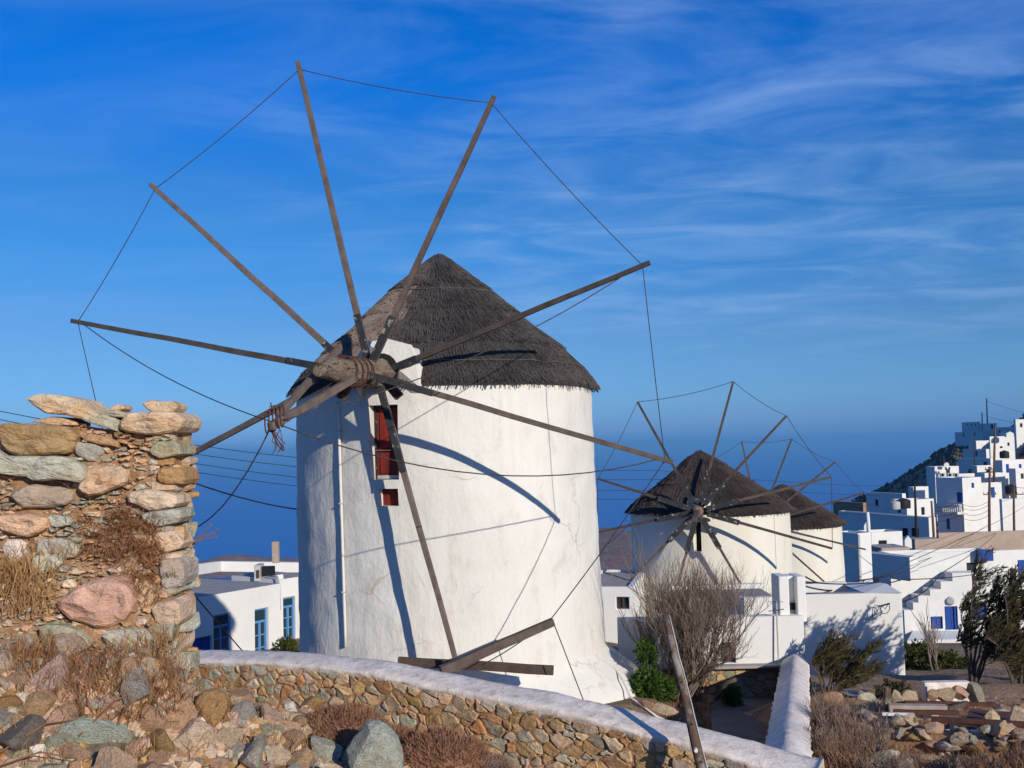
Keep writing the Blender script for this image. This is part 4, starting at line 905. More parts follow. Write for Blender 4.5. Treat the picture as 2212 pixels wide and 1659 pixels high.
def house(name, label, xc, Y, ytop, ybot, xr, xl, yaw=32, ops=(), mat='houses', parapet=.25, drop=3.0, roofmat='concrete', cat='house', group=None, root=None, dep=.14, wname='wall', rim=.22):
    """corner house: the near corner stands at picture column xc; right and left faces reach columns xr and xl"""
    y_ = R(yaw); er = Vector((math.cos(y_), math.sin(y_), 0)); el = Vector((-math.sin(y_), math.cos(y_), 0)); nr = Vector((er.y, -er.x, 0)); nl = Vector((-el.y, el.x, 0))
    C = P(xc, ybot, Y); zt = P(xc, ytop, Y).z; zb = C.z - drop; C0 = Vector((C.x, C.y, 0))
    def reach(x, e): d = ray(x, (ytop + ybot) / 2); k = d.x; return (k * C.y - C.x) / (e.x - k * e.y)
    WR = max(.3, reach(xr, er)); WL = max(.3, reach(xl, el))
    if root is None: root = thing(name, (C.x + er.x * WR * .4, C.y + .1, C.z), label, cat, group)
    fo = {'R': [], 'L': []}; items = []
    for f, x0, y0, x1, y1, kind in ops:
        n, e = (nr, er) if f == 'R' else (nl, el)
        a = PPL(x0, y0, C, n); b = PPL(x1, y1, C, n); ua, ub = sorted(((a - C).dot(e), (b - C).dot(e))); za, zb_ = sorted((a.z, b.z))
        o = (max(ua, .02), ub, za, zb_); fo[f].append(o); items.append((f, o, kind))
    if Y > 60 and root['category'] == 'house':
        rw = random.Random(int(xc * 7 + Y))
        for f, e, W in (('R', er, WR), ('L', el, WL)):
            if fo[f] or W < 3.5: continue
            for i in range(min(3, int(W / 3.2))):
                if rw.random() < .25: continue
                u = W * (i + .5) / min(3, int(W / 3.2)) + rw.uniform(-.5, .5); ww, hh = rw.choice(((.8, 1.1), (.7, .9), (.9, 1.9))); z1_ = zt - rw.uniform(.8, 1.3)
                if hh > 1.5: z1_ = zt - .9
                o = (u - ww / 2, u + ww / 2, z1_ - hh, z1_)
                if o[0] > .4 and o[1] < W - .4 and zt - zb - drop > 2.6: fo[f].append(o); items.append((f, o, rw.choice(('dark', 'blueshut', 'dark', 'brownwin'))))
    w = MB(); T = rim
    B_ = C0 + er * WR + el * WL
    grid_wall(w, C0, er, WR, zb, zt, fo['R'], dep, nr); grid_wall(w, C0, el, WL, zb, zt, fo['L'], dep, nl)
    grid_wall(w, C0 + er * WR, el, WL, zb, zt, [], dep, -nl); grid_wall(w, C0 + el * WL, er, WR, zb, zt, [], dep, -nr)
    def pt(a, b, z): p = C0 + er * a + el * b; return Vector((p.x, p.y, z))
    if parapet > 0:
        o_ = [(0, 0), (WR, 0), (WR, WL), (0, WL)]; i_ = [(T, T), (WR - T, T), (WR - T, WL - T), (T, WL - T)]
        for k in range(4):
            a, b = o_[k], o_[(k + 1) % 4]; c, d = i_[(k + 1) % 4], i_[k]
            w.add([pt(*a, zt), pt(*b, zt), pt(*c, zt), pt(*d, zt)], [(0, 1, 2, 3)]); w.add([pt(*d, zt), pt(*c, zt), pt(*c, zt - parapet), pt(*d, zt - parapet)], [(0, 1, 2, 3)])
        r_ = MB(); r_.add([pt(*p, zt - parapet + .004) for p in i_], [(0, 1, 2, 3)])
    else: r_ = MB(); r_.add([pt(0, 0, zt), pt(WR, 0, zt), pt(WR, WL, zt), pt(0, WL, zt)], [(0, 1, 2, 3)])
    w.build(wname, MT[mat], root, weld=True, bevel=.03 if Y < 60 else .05); r_.build('roof', MT[roofmat], root)
    for f, o, kind in items: opening(root, C0, er if f == 'R' else el, nr if f == 'R' else nl, o, kind, dep)
    return root
def opening(root, C0, e, n, o, kind, dep):
    a, b, c, d = o; W, H = b - a, d - c
    def fb(mb, u0, u1, z0, z1, d0, d1):
        p = C0 + e * ((u0 + u1) / 2) - n * ((d0 + d1) / 2); mb.box(Vector((p.x, p.y, (z0 + z1) / 2)), (u1 - u0, abs(d1 - d0), z1 - z0), Matrix((e, n, Vector((0, 0, 1)))).transposed())
    def one(name, mat, *rects, par=root):
        k = MB()
        for r_ in rects: fb(k, *r_)
        return k.build(name, MT[mat], par)
    if kind == 'dark': one('opening', 'dark', (a, b, c, d, dep - .01, dep + .03)); return
    if kind in ('bluedoor', 'blueshut'):
        p = one('door' if kind == 'bluedoor' else 'window', 'blue', (a, b, c, d, dep - .02, dep + .03))
        if W > .4: one('panel', 'blue', (a + W * .12, a + W * .47, c + H * .08, d - H * .08, dep - .045, dep - .02), par=p); one('panel', 'blue', (a + W * .53, b - W * .12, c + H * .08, d - H * .08, dep - .045, dep - .02), par=p)
        return
    if kind == 'brownwin':
        p = one('window', 'glass', (a, b, c, d, dep, dep + .03)); t = W * .09
        one('frame', 'rust', (a, a + t, c, d, dep - .05, dep), (b - t, b, c, d, dep - .05, dep), (a, b, c, c + t, dep - .05, dep), (a, b, d - t, d, dep - .05, dep), (a + W / 2 - t / 2, a + W / 2 + t / 2, c, d, dep - .05, dep), par=p); return
    # light blue joinery: transom over two glazed leaves
    p = one('window' if kind == 'ltwin' else 'door', 'ltblue', (a, b, c, d, dep + .01, dep + .04)); t = .07; tr = d - H * .22
    one('frame', 'ltblue', (a, a + t, c, d, dep - .04, dep + .01), (b - t, b, c, d, dep - .04, dep + .01), (a, b, d - t, d, dep - .04, dep + .01), (a, b, tr - t / 2, tr + t / 2, dep - .04, dep + .01), ((a + b) / 2 - t / 2, (a + b) / 2 + t / 2, c, tr, dep - .04, dep + .01), (a, b, c, c + t, dep - .04, dep + .01), par=p)
    one('pane', 'glass', (a + t, b - t, tr + t / 2, d - t, dep - .004, dep + .006), par=p)
    rows = 3 if kind == 'ltwin' else 3; lo = c + (0 if kind == 'ltwin' else H * .10)
    for s_ in range(2):
        u0 = a + t + .03 if s_ == 0 else (a + b) / 2 + t / 2 + .03; u1 = (a + b) / 2 - t / 2 - .03 if s_ == 0 else b - t - .03
        for r_ in range(rows): z0 = lo + t + (tr - lo - 1.5 * t) * r_ / rows; one('pane', 'glass', (u0, u1, z0 + .02, z0 + (tr - lo - 1.5 * t) / rows - .03, dep - .004, dep + .006), par=p)
    if kind == 'ltwin': one('sill', 'concrete', (a - .12, b + .12, c - .07, c, -.10, .06), par=p)

# ---- house on the left below the mill
lh = house('white_house', 'long white flat-roofed house with light blue joinery left of the large mill', 395, 40.2, 1296, 1415, 606, 60, yaw=58, parapet=.0, drop=2.5, rim=.35, mat='houses', roofmat='concrete',
    ops=[('R', 461, 1330, 500, 1440, 'ltdoor'), ('R', 550, 1317, 581, 1440, 'ltdoor'), ('R', 417, 1381, 458, 1440, 'blueshut')])
house('', '', 604, 47.4, 1252, 1415, 680, 500, yaw=52, parapet=.0, drop=2.5, root=lh, wname='wing_wall', ops=[('R', 612, 1292, 639, 1379, 'ltwin')])
# back parapet, roof kerb
k = MB(); zt = P(480, 1252, 55).z
k.beam(P(330, 1243, 52.0), P(474, 1223, 60.0), .35, .55); k.beam(P(474, 1223, 60.0), P(700, 1226, 61.0), .35, .55); k.beam(P(500, 1262, 50.5), P(606, 1250, 47.6), .3, .35)
k.build('roof_parapet', MT['houses'], lh)
k = MB(); k.box(P(527, 1314, 43.6) + Vector((.02, -.12, 0)), (.2, .14, .42)); k.build('wall_lamp', MT['grey'], lh, bevel=.04)
k = MB(); k.beam(P(596, 1216, 50.0), P(595, 1170, 50.0), .30, .30); tag(k.build('flue_post', MT['render'], bevel=.02), 'square bare-rendered chimney post on the roof of the left house', 'chimney')
ub = thing('roof_unit', P(572, 1252, 48.5), 'rusty white box unit on the roof edge of the left house', 'appliance')
k = MB(); k.box(P(560, 1236, 48.6), (.26, .9, .72)); k.build('casing', MT['grey'], ub, bevel=.02)
k = MB(); k.box(P(577, 1238, 48.7), (.62, .5, .60)); k.build('fan_side', MT['dark'], ub)
k = MB(); k.box(P(557, 1240, 48.1), (.12, .03, .35)); k.build('rust_patch', MT['rust'], ub)
k = MB(); k.tube([P(578, 1244, 47.9), P(600, 1246, 47.2), P(604, 1262, 47.1), P(606, 1300, 47.0), P(605, 1318, 47.0)], .03, 5); tag(k.build('drain_hose', MT['grey'], smooth=True), 'grey hose hanging down the left house corner from the roof unit', 'hose')

# ---- low chimney house at the end of the side wall
ch = house('low_house', 'low white flat-roofed house with a square chimney behind the bare tree', 1338, 21.4, 1338, 1432, 1738, 1337, yaw=-1.5, parapet=.03, drop=1.6, ops=[('R', 1556, 1388, 1590, 1432, 'dark')], rim=.16)
k = MB()
a = P(1338, 1338, 21.4); b_ = P(1738, 1338, 21.4)
a2 = P(1470, 1338, 23.4).x; k.bx(a2, b_.x - .02, 23.4, 23.65, -4.6, P(1540, 1293, 23.4).z); k.build('roof_step', MT['houses'], ch, bevel=.03); k = MB(); k.bx(a2, b_.x + .1, 25.2, 25.4, -4, P(1600, 1262, 25.2).z)
k.build('roof_step', MT['houses'], ch, bevel=.03)
k = MB(); k.bx(a2, b_.x + .0, 23.65, 25.2, -4, P(1600, 1291, 23.7).z - .01); k.build('rear_roof', MT['concrete'], ch)
k = MB(); cx0, cx1 = P(1680, 1300, 21.6).x, P(1738, 1300, 21.6).x; cz0, cz1 = P(1700, 1342, 21.6).z, P(1708, 1243, 21.6).z; cw = cx1 - cx0
k.bx(cx0, cx0 + cw * .38, 21.46, 22.1, cz0, cz1); k.bx(cx1 - cw * .34, cx1, 21.46, 22.1, cz0, cz1 - .01); k.bx(cx0 + cw * .38, cx1 - cw * .34, 21.66, 22.08, cz0, cz1 - .02)
chm = k.build('chimney', MT['houses'], ch, bevel=.025, bseg=3)
k = MB(); k.bx(cx0 + cw * .39, cx1 - cw * .35, 21.60, 21.655, cz0 + .22, cz0 + .36); k.build('flue_hole', MT['dark'], chm)
# plinth of field stones under it
random.seed(14)
pl = MB(); z0 = P(1500, 1434, 21.4).z; pl.bx(a.x - .05, b_.x + .05, 21.30, 21.7, -5.3, z0 - .02); pb = pl.build('plinth_core', MT['mortar'], ch)
pts = poisson(0, b_.x - a.x, 0, .75 * 1.4, .17, 1500); cells = voronoi(pts, 0, b_.x - a.x, 0, .75 * 1.4, [ru(-.2, .2) for _ in pts])
for c in cells:
    if len(c) > 2: poly_stone([(p[0], -p[1] / 1.4) for p in c], (Vector((a.x, 21.30, z0 - .03)), Vector((1, 0, 0)), Vector((0, 0, 1)), Vector((0, -1, 0))), ru(.015, .04), .05, 'stone', ch, shade(random.choice(PALW), .2), gap=.010, jit=.008, rings=((1, 0.), (.8, 1.)), tilt=.08)
k = MB(); k.bx(a.x + .3, b_.x, 21.08, 21.42, z0 - .06, z0 - .005); k.build('ledge', MT['concrete'], ch, bevel=.02)
# a small white house with a brown window seen past the big mill
house('small_house', 'small white house with a red-brown window just right of the large mill', 1372, 33, 1268, 1370, 1400, 1250, yaw=78, parapet=.08, drop=2, ops=[('L', 1331, 1290, 1359, 1316, 'brownwin')], mat='houses')
# ---- larger white house with tree shadows
bh = house('white_house', 'plain white house wall dappled with tree shadows, right of the side wall', 1742, 26.0, 1284, 1476, 1953, 1741, yaw=-2.0, parapet=.0, drop=1.5, rim=.2)
C = P(1742, 1284, 26.0); D_ = P(1953, 1284, 25.8)
k = MB(); k.beam(Vector((C.x - .2, 27.7, P(1745, 1262, 27.8).z - .15)), Vector((D_.x - .8, 27.7, P(1745, 1262, 27.8).z - .17)), .22, .45); k.build('roof_parapet', MT['houses'], bh, bevel=.04)
k = MB(); za = C.z; pk = P(1912, 1259, 27.0)
k.add([Vector((D_.x - .9, 25.95, za)), Vector((D_.x - .02, 25.85, za)), Vector((pk.x, 26.9, pk.z)), Vector((D_.x - .9, 28.0, za)), Vector((D_.x, 28.0, za))], [(0, 1, 2), (1, 4, 2), (4, 3, 2), (3, 0, 2), (0, 3, 4, 1)]); k.build('roof_hip', MT['houses'], bh, bevel=.02)
k = MB(); a = P(1919, 1304, 25.7); k.tube([a, P(1908, 1307, 25.75), P(1900, 1316, 25.8), P(1906, 1325, 25.8), P(1916, 1325, 25.78), P(1922, 1316, 25.74), P(1921, 1305, 25.7)], .009, 5); k.tube([a, P(1912, 1316, 25.75), P(1905, 1309, 25.78), P(1890, 1307, 25.8), P(1885, 1315, 25.82), P(1885, 1335, 25.82)], .009, 5)
k.build('cable_loops', MT['cable'], bh, smooth=True)

# ---- the village
VG = 'white houses of the hillside village'
sh = house('stair_house', 'white house with outside stair, blue doors and blue windows', 1930, 86, 1196, 1372, 2150, 1900, yaw=3, parapet=.3, drop=6, group=VG, ops=[('R', 2111, 1188, 2144, 1210, 'dark')] if False else [])
# its stair: a stepped wall in front of the upper wall
k = MB(); Yf = 84.4; steps = [(1972, 1318), (1972, 1302), (1984, 1302), (1984, 1287), (2010, 1287), (2010, 1273), (2034, 1273), (2034, 1256), (2060, 1256), (2060, 1237), (2092, 1237)]
prof = [P(1952, 1372, Yf), P(1952, 1318, Yf)] + [P(x, y, Yf) for x, y in steps] + [P(2150, 1237, Yf), P(2150, 1372, Yf)]
n = len(prof); bk_ = [p + Vector((0, 1.3, 0)) for p in prof]
sw = MB(); blk = [(1952, 1972, 1318), (1972, 1984, 1302), (1984, 2010, 1287), (2010, 2034, 1273), (2034, 2060, 1256), (2060, 2150, 1237)]
sops = [(2010, 1332, 2036, 1359, 'blueshut'), (2040, 1310, 2068, 1361, 'bluedoor'), (2090, 1303, 2131, 1340, 'blueshut')]
O = Vector((P(1952, 1372, Yf).x, Yf, 0)); ex = Vector((1, 0, 0)); nn2 = Vector((0, -1, 0))
uo = [(P(x0, y0, Yf).x - O.x, P(x1, y0, Yf).x - O.x, P(x0, y1, Yf).z, P(x0, y0, Yf).z, kd) for x0, y0, x1, y1, kd in sops]
zb = P(1952, 1372, Yf).z - 4; zmid = P(2000, 1300, Yf).z
for i, (x0, x1, yt) in enumerate(blk):
    u0, u1 = P(x0, 1300, Yf).x - O.x, P(x1, 1300, Yf).x - O.x; zt = P((x0 + x1) / 2, yt, Yf).z
    ops_ = [(max(o[0], u0) - u0, min(o[1], u1) - u0, o[2], min(o[3], zt)) for o in uo if o[1] > u0 + .01 and o[0] < u1 - .01]
    grid_wall(sw, O + ex * u0, ex, u1 - u0, zb, zt, ops_, .15, nn2); sw.add([O + ex * u0 + Vector((0, 0, zt)), O + ex * u1 + Vector((0, 0, zt)), O + ex * u1 + Vector((0, 1.5, zt)), O + ex * u0 + Vector((0, 1.5, zt))], [(0, 1, 2, 3)])
    zp = P((blk[i - 1][0]), blk[i - 1][2], Yf).z if i else zb
    sw.add([O + ex * u0 + Vector((0, 0, zp)), O + ex * u0 + Vector((0, 1.5, zp)), O + ex * u0 + Vector((0, 1.5, zt)), O + ex * u0 + Vector((0, 0, zt))], [(0, 1, 2, 3)])
sw.build('stair_wall', MT['houses'], sh)
for o in uo: opening(sh, O, ex, nn2, o[:4], o[4], .15)
pu = P(2111, 1188, 85.9), P(2144, 1211, 85.9)
k = MB(); k.bx(pu[0].x, pu[1].x, 85.7, 86.2, pu[1].z, pu[0].z); d_ = k.build('door', MT['blue'], sh); d_['label'] = 'deep blue upper door'
k = MB(); k.tube([P(2053, 1298, 84.3), P(2053, 1298, 84.1)], [.35, .25], 10); k.build('wall_lamp', MT['grey'], sh)
pr = [P(1960, 1384, 81.5), P(2092, 1380, 81.5), P(2092, 1362, 84.4), P(1972, 1362, 84.4)]
k = MB(); k.add([p for p in pr] + [p - Vector((0, 0, .35)) for p in pr], [(0, 1, 2, 3), (4, 7, 6, 5), (0, 4, 5, 1), (1, 5, 6, 2), (3, 2, 6, 7), (0, 3, 7, 4)]); k.build('porch_roof', MT['houses'], sh)
k = MB(); k.bx(P(2000, 1400, 82).x, P(2076, 1400, 82).x, 82.2, 84.3, P(2000, 1440, 82).z - 3, P(2000, 1386, 82).z); k.build('porch_wall', MT['houses'], sh)
house('white_house', 'white house with a shaded overhanging blank wall left of the outside stair', 1967, 80, 1203, 1250, 1984, 1861, yaw=26, parapet=.3, drop=.2, group=VG)
house('white_house', 'grey-white blank house wall just right of the farthest mill', 1858, 72, 1152, 1262, 1884, 1806, yaw=24, parapet=.3, drop=6, group=VG)
house('white_house', 'small sunlit white block with a white flue pipe behind the farthest mill', 1884, 100, 1150, 1200, 1950, 1850, yaw=12, parapet=.4, drop=6, group=VG, ops=[('R', 1898, 1168, 1916, 1180, 'dark')])
k = house('retaining_wall', 'long bare tan retaining wall below the village houses', 2030, 125, 1151, 1215, 2290, 2029, yaw=2, parapet=0, drop=6, mat='render', cat='wall')
k = house('retaining_wall', 'lower bare tan wall left of the long tan retaining wall', 1978, 118, 1165, 1215, 2034, 1960, yaw=2, parapet=0, drop=6, mat='render', cat='wall')
house('terrace_wall', 'bare tan terrace wall above the overhanging white house', 1905, 95, 1184, 1215, 1966, 1870, yaw=4, parapet=0, drop=4, mat='render', cat='wall')
house('white_house', 'sunlit white house at right edge beside the feathery tree', 2152, 93, 1190, 1350, 2290, 2140, yaw=10, parapet=.4, drop=6, group=VG)
A = house('white_house', 'tall two-storey white village house with balcony and bright right wall', 2084, 190, 1032, 1150, 2122, 2024, yaw=27, parapet=.5, drop=6, group=VG, ops=[('L', 2066, 1063, 2079, 1086, 'bluedoor'), ('L', 2044, 1120, 2052, 1144, 'bluedoor')])
k = MB(); a, b_ = P(2080, 1108, 190), P(2018, 1108, 198); k.beam(a, b_, 2.2, .5); k.build('balcony_slab', MT['houses'], A)
for i in range(13): p0 = P(2076 - i * 4.4, 1106, 188.6 + i * .55); q = MB(); q.beam(p0, p0 + Vector((0, 0, 1.35)), .22, .18); q.build('baluster', MT['houses'], A)
k = MB(); k.beam(P(2082, 1088, 188.6), P(2020, 1089, 196), .4, .35); k.build('balcony_rail', MT['houses'], A)
house('', '', 2122, 196, 1043, 1150, 2166, 2121, yaw=20, parapet=.4, drop=6, root=A, wname='side_wing_wall')
house('white_house', 'long low blue-shaded house with sunlit parapet left of the two-storey house', 1951, 185, 1066, 1118, 1958, 1872, yaw=22, parapet=.9, drop=6, group=VG)
house('white_house', 'low white house with bright wall below the dark hill, beside black pole', 1960, 178, 1080, 1120, 2018, 1924, yaw=24, parapet=.6, drop=6, group=VG, ops=[('R', 1990, 1096, 1998, 1112, 'dark')])
house('white_house', 'blue-shaded low terrace house in front of the village, above the tan walls', 2008, 150, 1118, 1162, 2022, 1812, yaw=20, parapet=.5, drop=6, group=VG, ops=[('L', 1948, 1140, 1962, 1160, 'dark'), ('L', 1968, 1140, 1985, 1160, 'dark')])
V = house('white_house', 'white house with a dark V-shaped emblem on its parapet', 2021, 225, 1008, 1050, 2072, 2001, yaw=14, parapet=.5, drop=8, group=VG)
k = MB()
for s_ in (-1, 1): k.beam(P(2047, 1020, 223), P(2047 + s_ * 4.5, 1009.5, 223), .4, .25); k.beam(P(2047 + s_ * 2.6, 1014, 223), P(2047 + s_ * 5.2, 1013, 223), .3, .25)
k.box(P(2047, 1018, 223), (.5, .3, .8)); k.build('emblem', MT['cable'], V)
house('', '', 2050, 215, 1024, 1060, 2106, 2049, yaw=10, parapet=.4, drop=8, root=V, wname='front_wing_wall')
for i, x in enumerate((2036, 2052, 2065)):
    u_ = thing('air_conditioner', P(x, 1030, 213), ['leftmost air-conditioning unit under the V emblem house parapet', 'middle air-conditioning unit under the V emblem house parapet', 'rightmost air-conditioning unit under the V emblem house parapet'][i], 'appliance', 'air conditioners on the village roof')
    q = MB(); q.box(P(x, 1026, 213), (1.0, .6, .8)); q.build('casing', MT['grey'], u_); q = MB(); q.tube([P(x, 1026, 212.68), P(x, 1026, 212.6)], .3, 10); q.build('fan', MT['dark'], u_)
house('white_house', 'small blue-shaded house beside the dark slope below the hilltop houses', 2132, 290, 970, 1010, 2138, 2080, yaw=24, parapet=.4, drop=10, group=VG, ops=[('L', 2106, 974, 2111, 986, 'bluedoor')])
house('white_house', 'blue-shaded house block behind the V emblem house', 2142, 262, 990, 1040, 2150, 2070, yaw=24, parapet=.4, drop=8, group=VG, ops=[('L', 2124, 998, 2132, 1007, 'dark')])
house('white_house', 'sunlit white house near the top with roof clutter, behind tall brown pole', 2140, 275, 943, 985, 2192, 2137, yaw=12, parapet=.4, drop=10, group=VG, ops=[('R', 2160, 964, 2166, 968, 'dark'), ('R', 2176, 956, 2181, 963, 'dark')])
house('white_house', 'white house at the right frame edge with a slanting shadow', 2168, 235, 994, 1056, 2240, 2150, yaw=22, parapet=.5, drop=10, group=VG)
house('white_house', 'pale grey house wall at right frame edge above the long tan wall', 2168, 165, 1078, 1155, 2290, 2160, yaw=10, parapet=.5, drop=6, group=VG, ops=[('R', 2180, 1058 + 30, 2196, 1105, 'dark')] if False else [])
house('white_house', 'sunlit house strip at the far right edge below the summit slope', 2196, 300, 906, 950, 2250, 2190, yaw=12, parapet=.4, drop=10, group=VG)
for i, (xc, Y, yt, yb, xr, xl, yw, lb) in enumerate(((2112, 246, 1006, 1040, 2152, 2100, 16, 'small white block between the emblem house and the tall brown pole'), (2128, 232, 1022, 1046, 2172, 2118, 14, 'low white annex above the two-storey house roof'), (2196, 225, 1012, 1060, 2260, 2180, 20, 'white block at right edge behind the right-hand pole'), (2150, 292, 976, 1000, 2200, 2138, 14, 'low sunlit block under the sunlit top house'), (2176, 330, 934, 962, 2230, 2160, 18, 'white block behind the pointed belfry'), (1974, 215, 1052, 1075, 2006, 1962, 22, 'small dim block at the foot of the dark hillside'), (2110, 330, 952, 982, 2140, 2092, 22, 'shaded block just below the hilltop houses'), (2040, 208, 1040, 1062, 2070, 2022, 18, 'low white parapet block below the air conditioners'))):
    house('white_house', lb, xc, Y, yt, yb, xr, xl, yaw=yw, parapet=.4, drop=9, group=VG)
# hilltop, in shade
F_ = house('fort_house', 'shaded hilltop house block with three small holes in its upper wall', 2114, 385, 911, 950, 2118, 2078, yaw=24, parapet=.4, drop=12, group=VG, ops=[('L', 2088, 916, 2091, 919, 'dark'), ('L', 2097, 916, 2100, 919, 'dark'), ('L', 2105, 916, 2108, 919, 'dark')])
house('white_house', 'shaded lower hilltop house with narrow windows on the cliff edge', 2124, 365, 932, 962, 2130, 2063, yaw=24, parapet=.4, drop=14, group=VG, ops=[('L', 2080, 935, 2083, 943, 'dark'), ('L', 2104, 933, 2107, 942, 'dark')])
house('white_house', 'shaded hilltop house with one dark door, right of the fort block', 2150, 375, 914, 950, 2154, 2118, yaw=24, parapet=.4, drop=12, group=VG, ops=[('L', 2140, 917, 2145, 926, 'dark')])
house('white_house', 'long shaded hilltop house right of the single dark door', 2192, 360, 922, 950, 2200, 2146, yaw=24, parapet=.4, drop=12, group=VG)
# little gabled chimneys of the village roofs
def gable(x, y, Y, w, h, label):
    c = P(x, y, Y); k = MB(); k.add([c + Vector((a, b, z)) for b in (-w * .3, w * .3) for a, z in ((-w / 2, 0), (w / 2, 0), (w / 2, h * .65), (0, h), (-w / 2, h * .65))], [(0, 1, 2, 3, 4), (9, 8, 7, 6, 5), (0, 5, 6, 1), (1, 6, 7, 2), (2, 7, 8, 3), (3, 8, 9, 4), (4, 9, 5, 0)])
    return tag(k.build('gabled_chimney', MT['houses']), label, 'chimney', 'little gabled chimneys')
gable(1961, 1184, 97, .62, 1.15, 'small pointed white chimney in front of the tan walls')
gable(2180, 944, 272, 1.9, 1.4, 'small pointed white belfry on the sunlit top house')
gable(2044, 1008, 224, 1.0, .9, 'small pointed chimney above the V emblem')
gable(1871, 1150, 104, .45, 1.0, 'small pointed chimney behind the farthest mill roof')
# timber-roofed dark barn on the slope
k = house('stone_barn', 'dark stone barn with a sloping edge on the shaded hillside', 1866, 260, 1086, 1125, 1872, 1800, yaw=24, parapet=0, drop=8, mat='mortar', cat='barn', roofmat='mortar')

# tanks and dishes on the village roofs
def tank(x, y, Y, w, h, label, mat='cable'):
    c = P(x, y, Y); k = MB(); k.tube([c, c + Vector((0, 0, h * .12)), c + Vector((0, 0, h * .85)), c + Vector((0, 0, h))], [w * .46, w * .5, w * .5, w * .3], 14); root = thing('water_tank', c, label, 'tank', 'water tanks on the village roofs'); k.build('drum', MT[mat], root, smooth=True, angle=R(40)); k = MB(); k.tube([c + Vector((0, 0, h)), c + Vector((0, 0, h * 1.1))], w * .12, 8); k.build('lid', MT[mat], root)
tank(1952, 1098, 172, 2.2, 1.5, 'black water tank on the low house roof left of the black pole')
tank(2170, 990, 262, 2.2, 1.8, 'black water tank below the sunlit top house')
tank(2184, 1070, 176, 1.8, 1.7, 'dark water tank beside the right-hand utility pole')
tank(1934, 1100, 170, 1.6, 1.3, 'pale box tank on the low house roof', 'grey')
tank(2098, 1026, 222, 1.3, 1.2, 'small black water tank right of the emblem house', 'cable')
# scrub on the far hillside
random.seed(12); sc_ = MB()
for i in range(4200):
    px = ru(1790, 2300); Y = ru(225, 425); X = (px - CX) / FPX * Y; z = ground_z(X, Y); r_ = ru(.35, 1.3); c = Vector((X, Y, z))
    sc_.add([c + Vector((math.cos(a) * r_ * ru(.7, 1.2), math.sin(a) * r_ * ru(.7, 1.2), -.2)) for a in (0, 1.26, 2.5, 3.77, 5.0)] + [c + Vector((ru(-.3, .3), ru(-.3, .3), r_ * ru(.5, 1.1)))], [(0, 1, 5), (1, 2, 5), (2, 3, 5), (3, 4, 5), (4, 0, 5)])
sc_.build('hillside_scrub', MT['scrub'], kind='stuff')['label'] = 'low dry scrub covering the far hillside'
# ------------------------------------------------------------------ plants
def leafmat(name, c1, c2, sc=6.0, tr=0.25):
    m = material(name, c1, c2, scale=sc, rough=0.75, speckle=0.25, spscale=9, spec=.2); nt = m.node_tree; b = nt.nodes['Principled BSDF']
    t = nt.nodes.new('ShaderNodeBsdfTranslucent'); mx = nt.nodes.new('ShaderNodeMixShader'); mx.inputs[0].default_value = tr
    nt.links.new(b.inputs['Base Color'].links[0].from_socket, t.inputs[0]); nt.links.new(b.outputs[0], mx.inputs[1]); nt.links.new(t.outputs[0], mx.inputs[2]); nt.links.new(mx.outputs[0], nt.nodes['Material Output'].inputs[0]); return m
MT['green'] = leafmat('oleander_leaf', (0.045, 0.095, 0.018), (0.10, 0.15, 0.03))
MT['olive'] = leafmat('shrub_leaf', (0.06, 0.075, 0.018), (0.11, 0.115, 0.03))
MT['tamarisk'] = leafmat('tamarisk_spray', (0.055, 0.050, 0.020), (0.11, 0.085, 0.035), tr=.2)
MT['twig'] = material('bare_twig', (0.165, 0.125, 0.10), (0.24, 0.19, 0.155), scale=5, rough=0.95, objcol=1.0)
MT['bark'] = material('dark_bark', (0.075, 0.055, 0.042), (0.12, 0.09, 0.07), scale=8, rough=0.95, bump=.5, bscale=20)
MT['straw'] = leafmat('dry_straw', (0.50, 0.31, 0.14), (0.36, 0.19, 0.075), tr=.2)
MT['rustgrass'] = leafmat('rusty_scrub', (0.33, 0.15, 0.065), (0.23, 0.105, 0.05), tr=.15)
MT['heath'] = leafmat('brown_cushion', (0.37, 0.19, 0.11), (0.25, 0.125, 0.07), tr=.1)
MT['heathgrey'] = leafmat('grey_cushion', (0.36, 0.25, 0.19), (0.27, 0.165, 0.115), tr=.1)
def rdir(r_, up=0.0): d = Vector((r_.gauss(0, 1), r_.gauss(0, 1), r_.gauss(0, 1) + up)); return d.normalized()
def gpt(x, y, Y): p = P(x, y, Y); return Vector((p.x, p.y, ground_z(p.x, p.y)))
def branch(mb, tips, r_, p, d, L, rad, lev, maxlev, spread, bias, fork, wob=.16, sides=4):
    pts = [p]; rads = [rad]; n = 3
    for i in range(n):
        d = (d + rdir(r_) * wob + bias * .10).normalized(); p = p + d * L / n; pts.append(p); rads.append(rad * (1 - .35 * (i + 1) / n))
    mb.tube(pts, rads, sides if lev < 2 else 3, lev == 0)
    if lev >= maxlev: tips.append((p, d)); return
    for k in range(fork[min(lev, len(fork) - 1)]):
        q = pts[-1] if k == 0 else pts[r_.choice((1, 2, 2, 3))]
        nd = (d + rdir(r_) * spread + bias * .28).normalized()
        branch(mb, tips, r_, q, nd, L * r_.uniform(.62, .86), rad * .62, lev + 1, maxlev, spread, bias, fork, wob, sides)
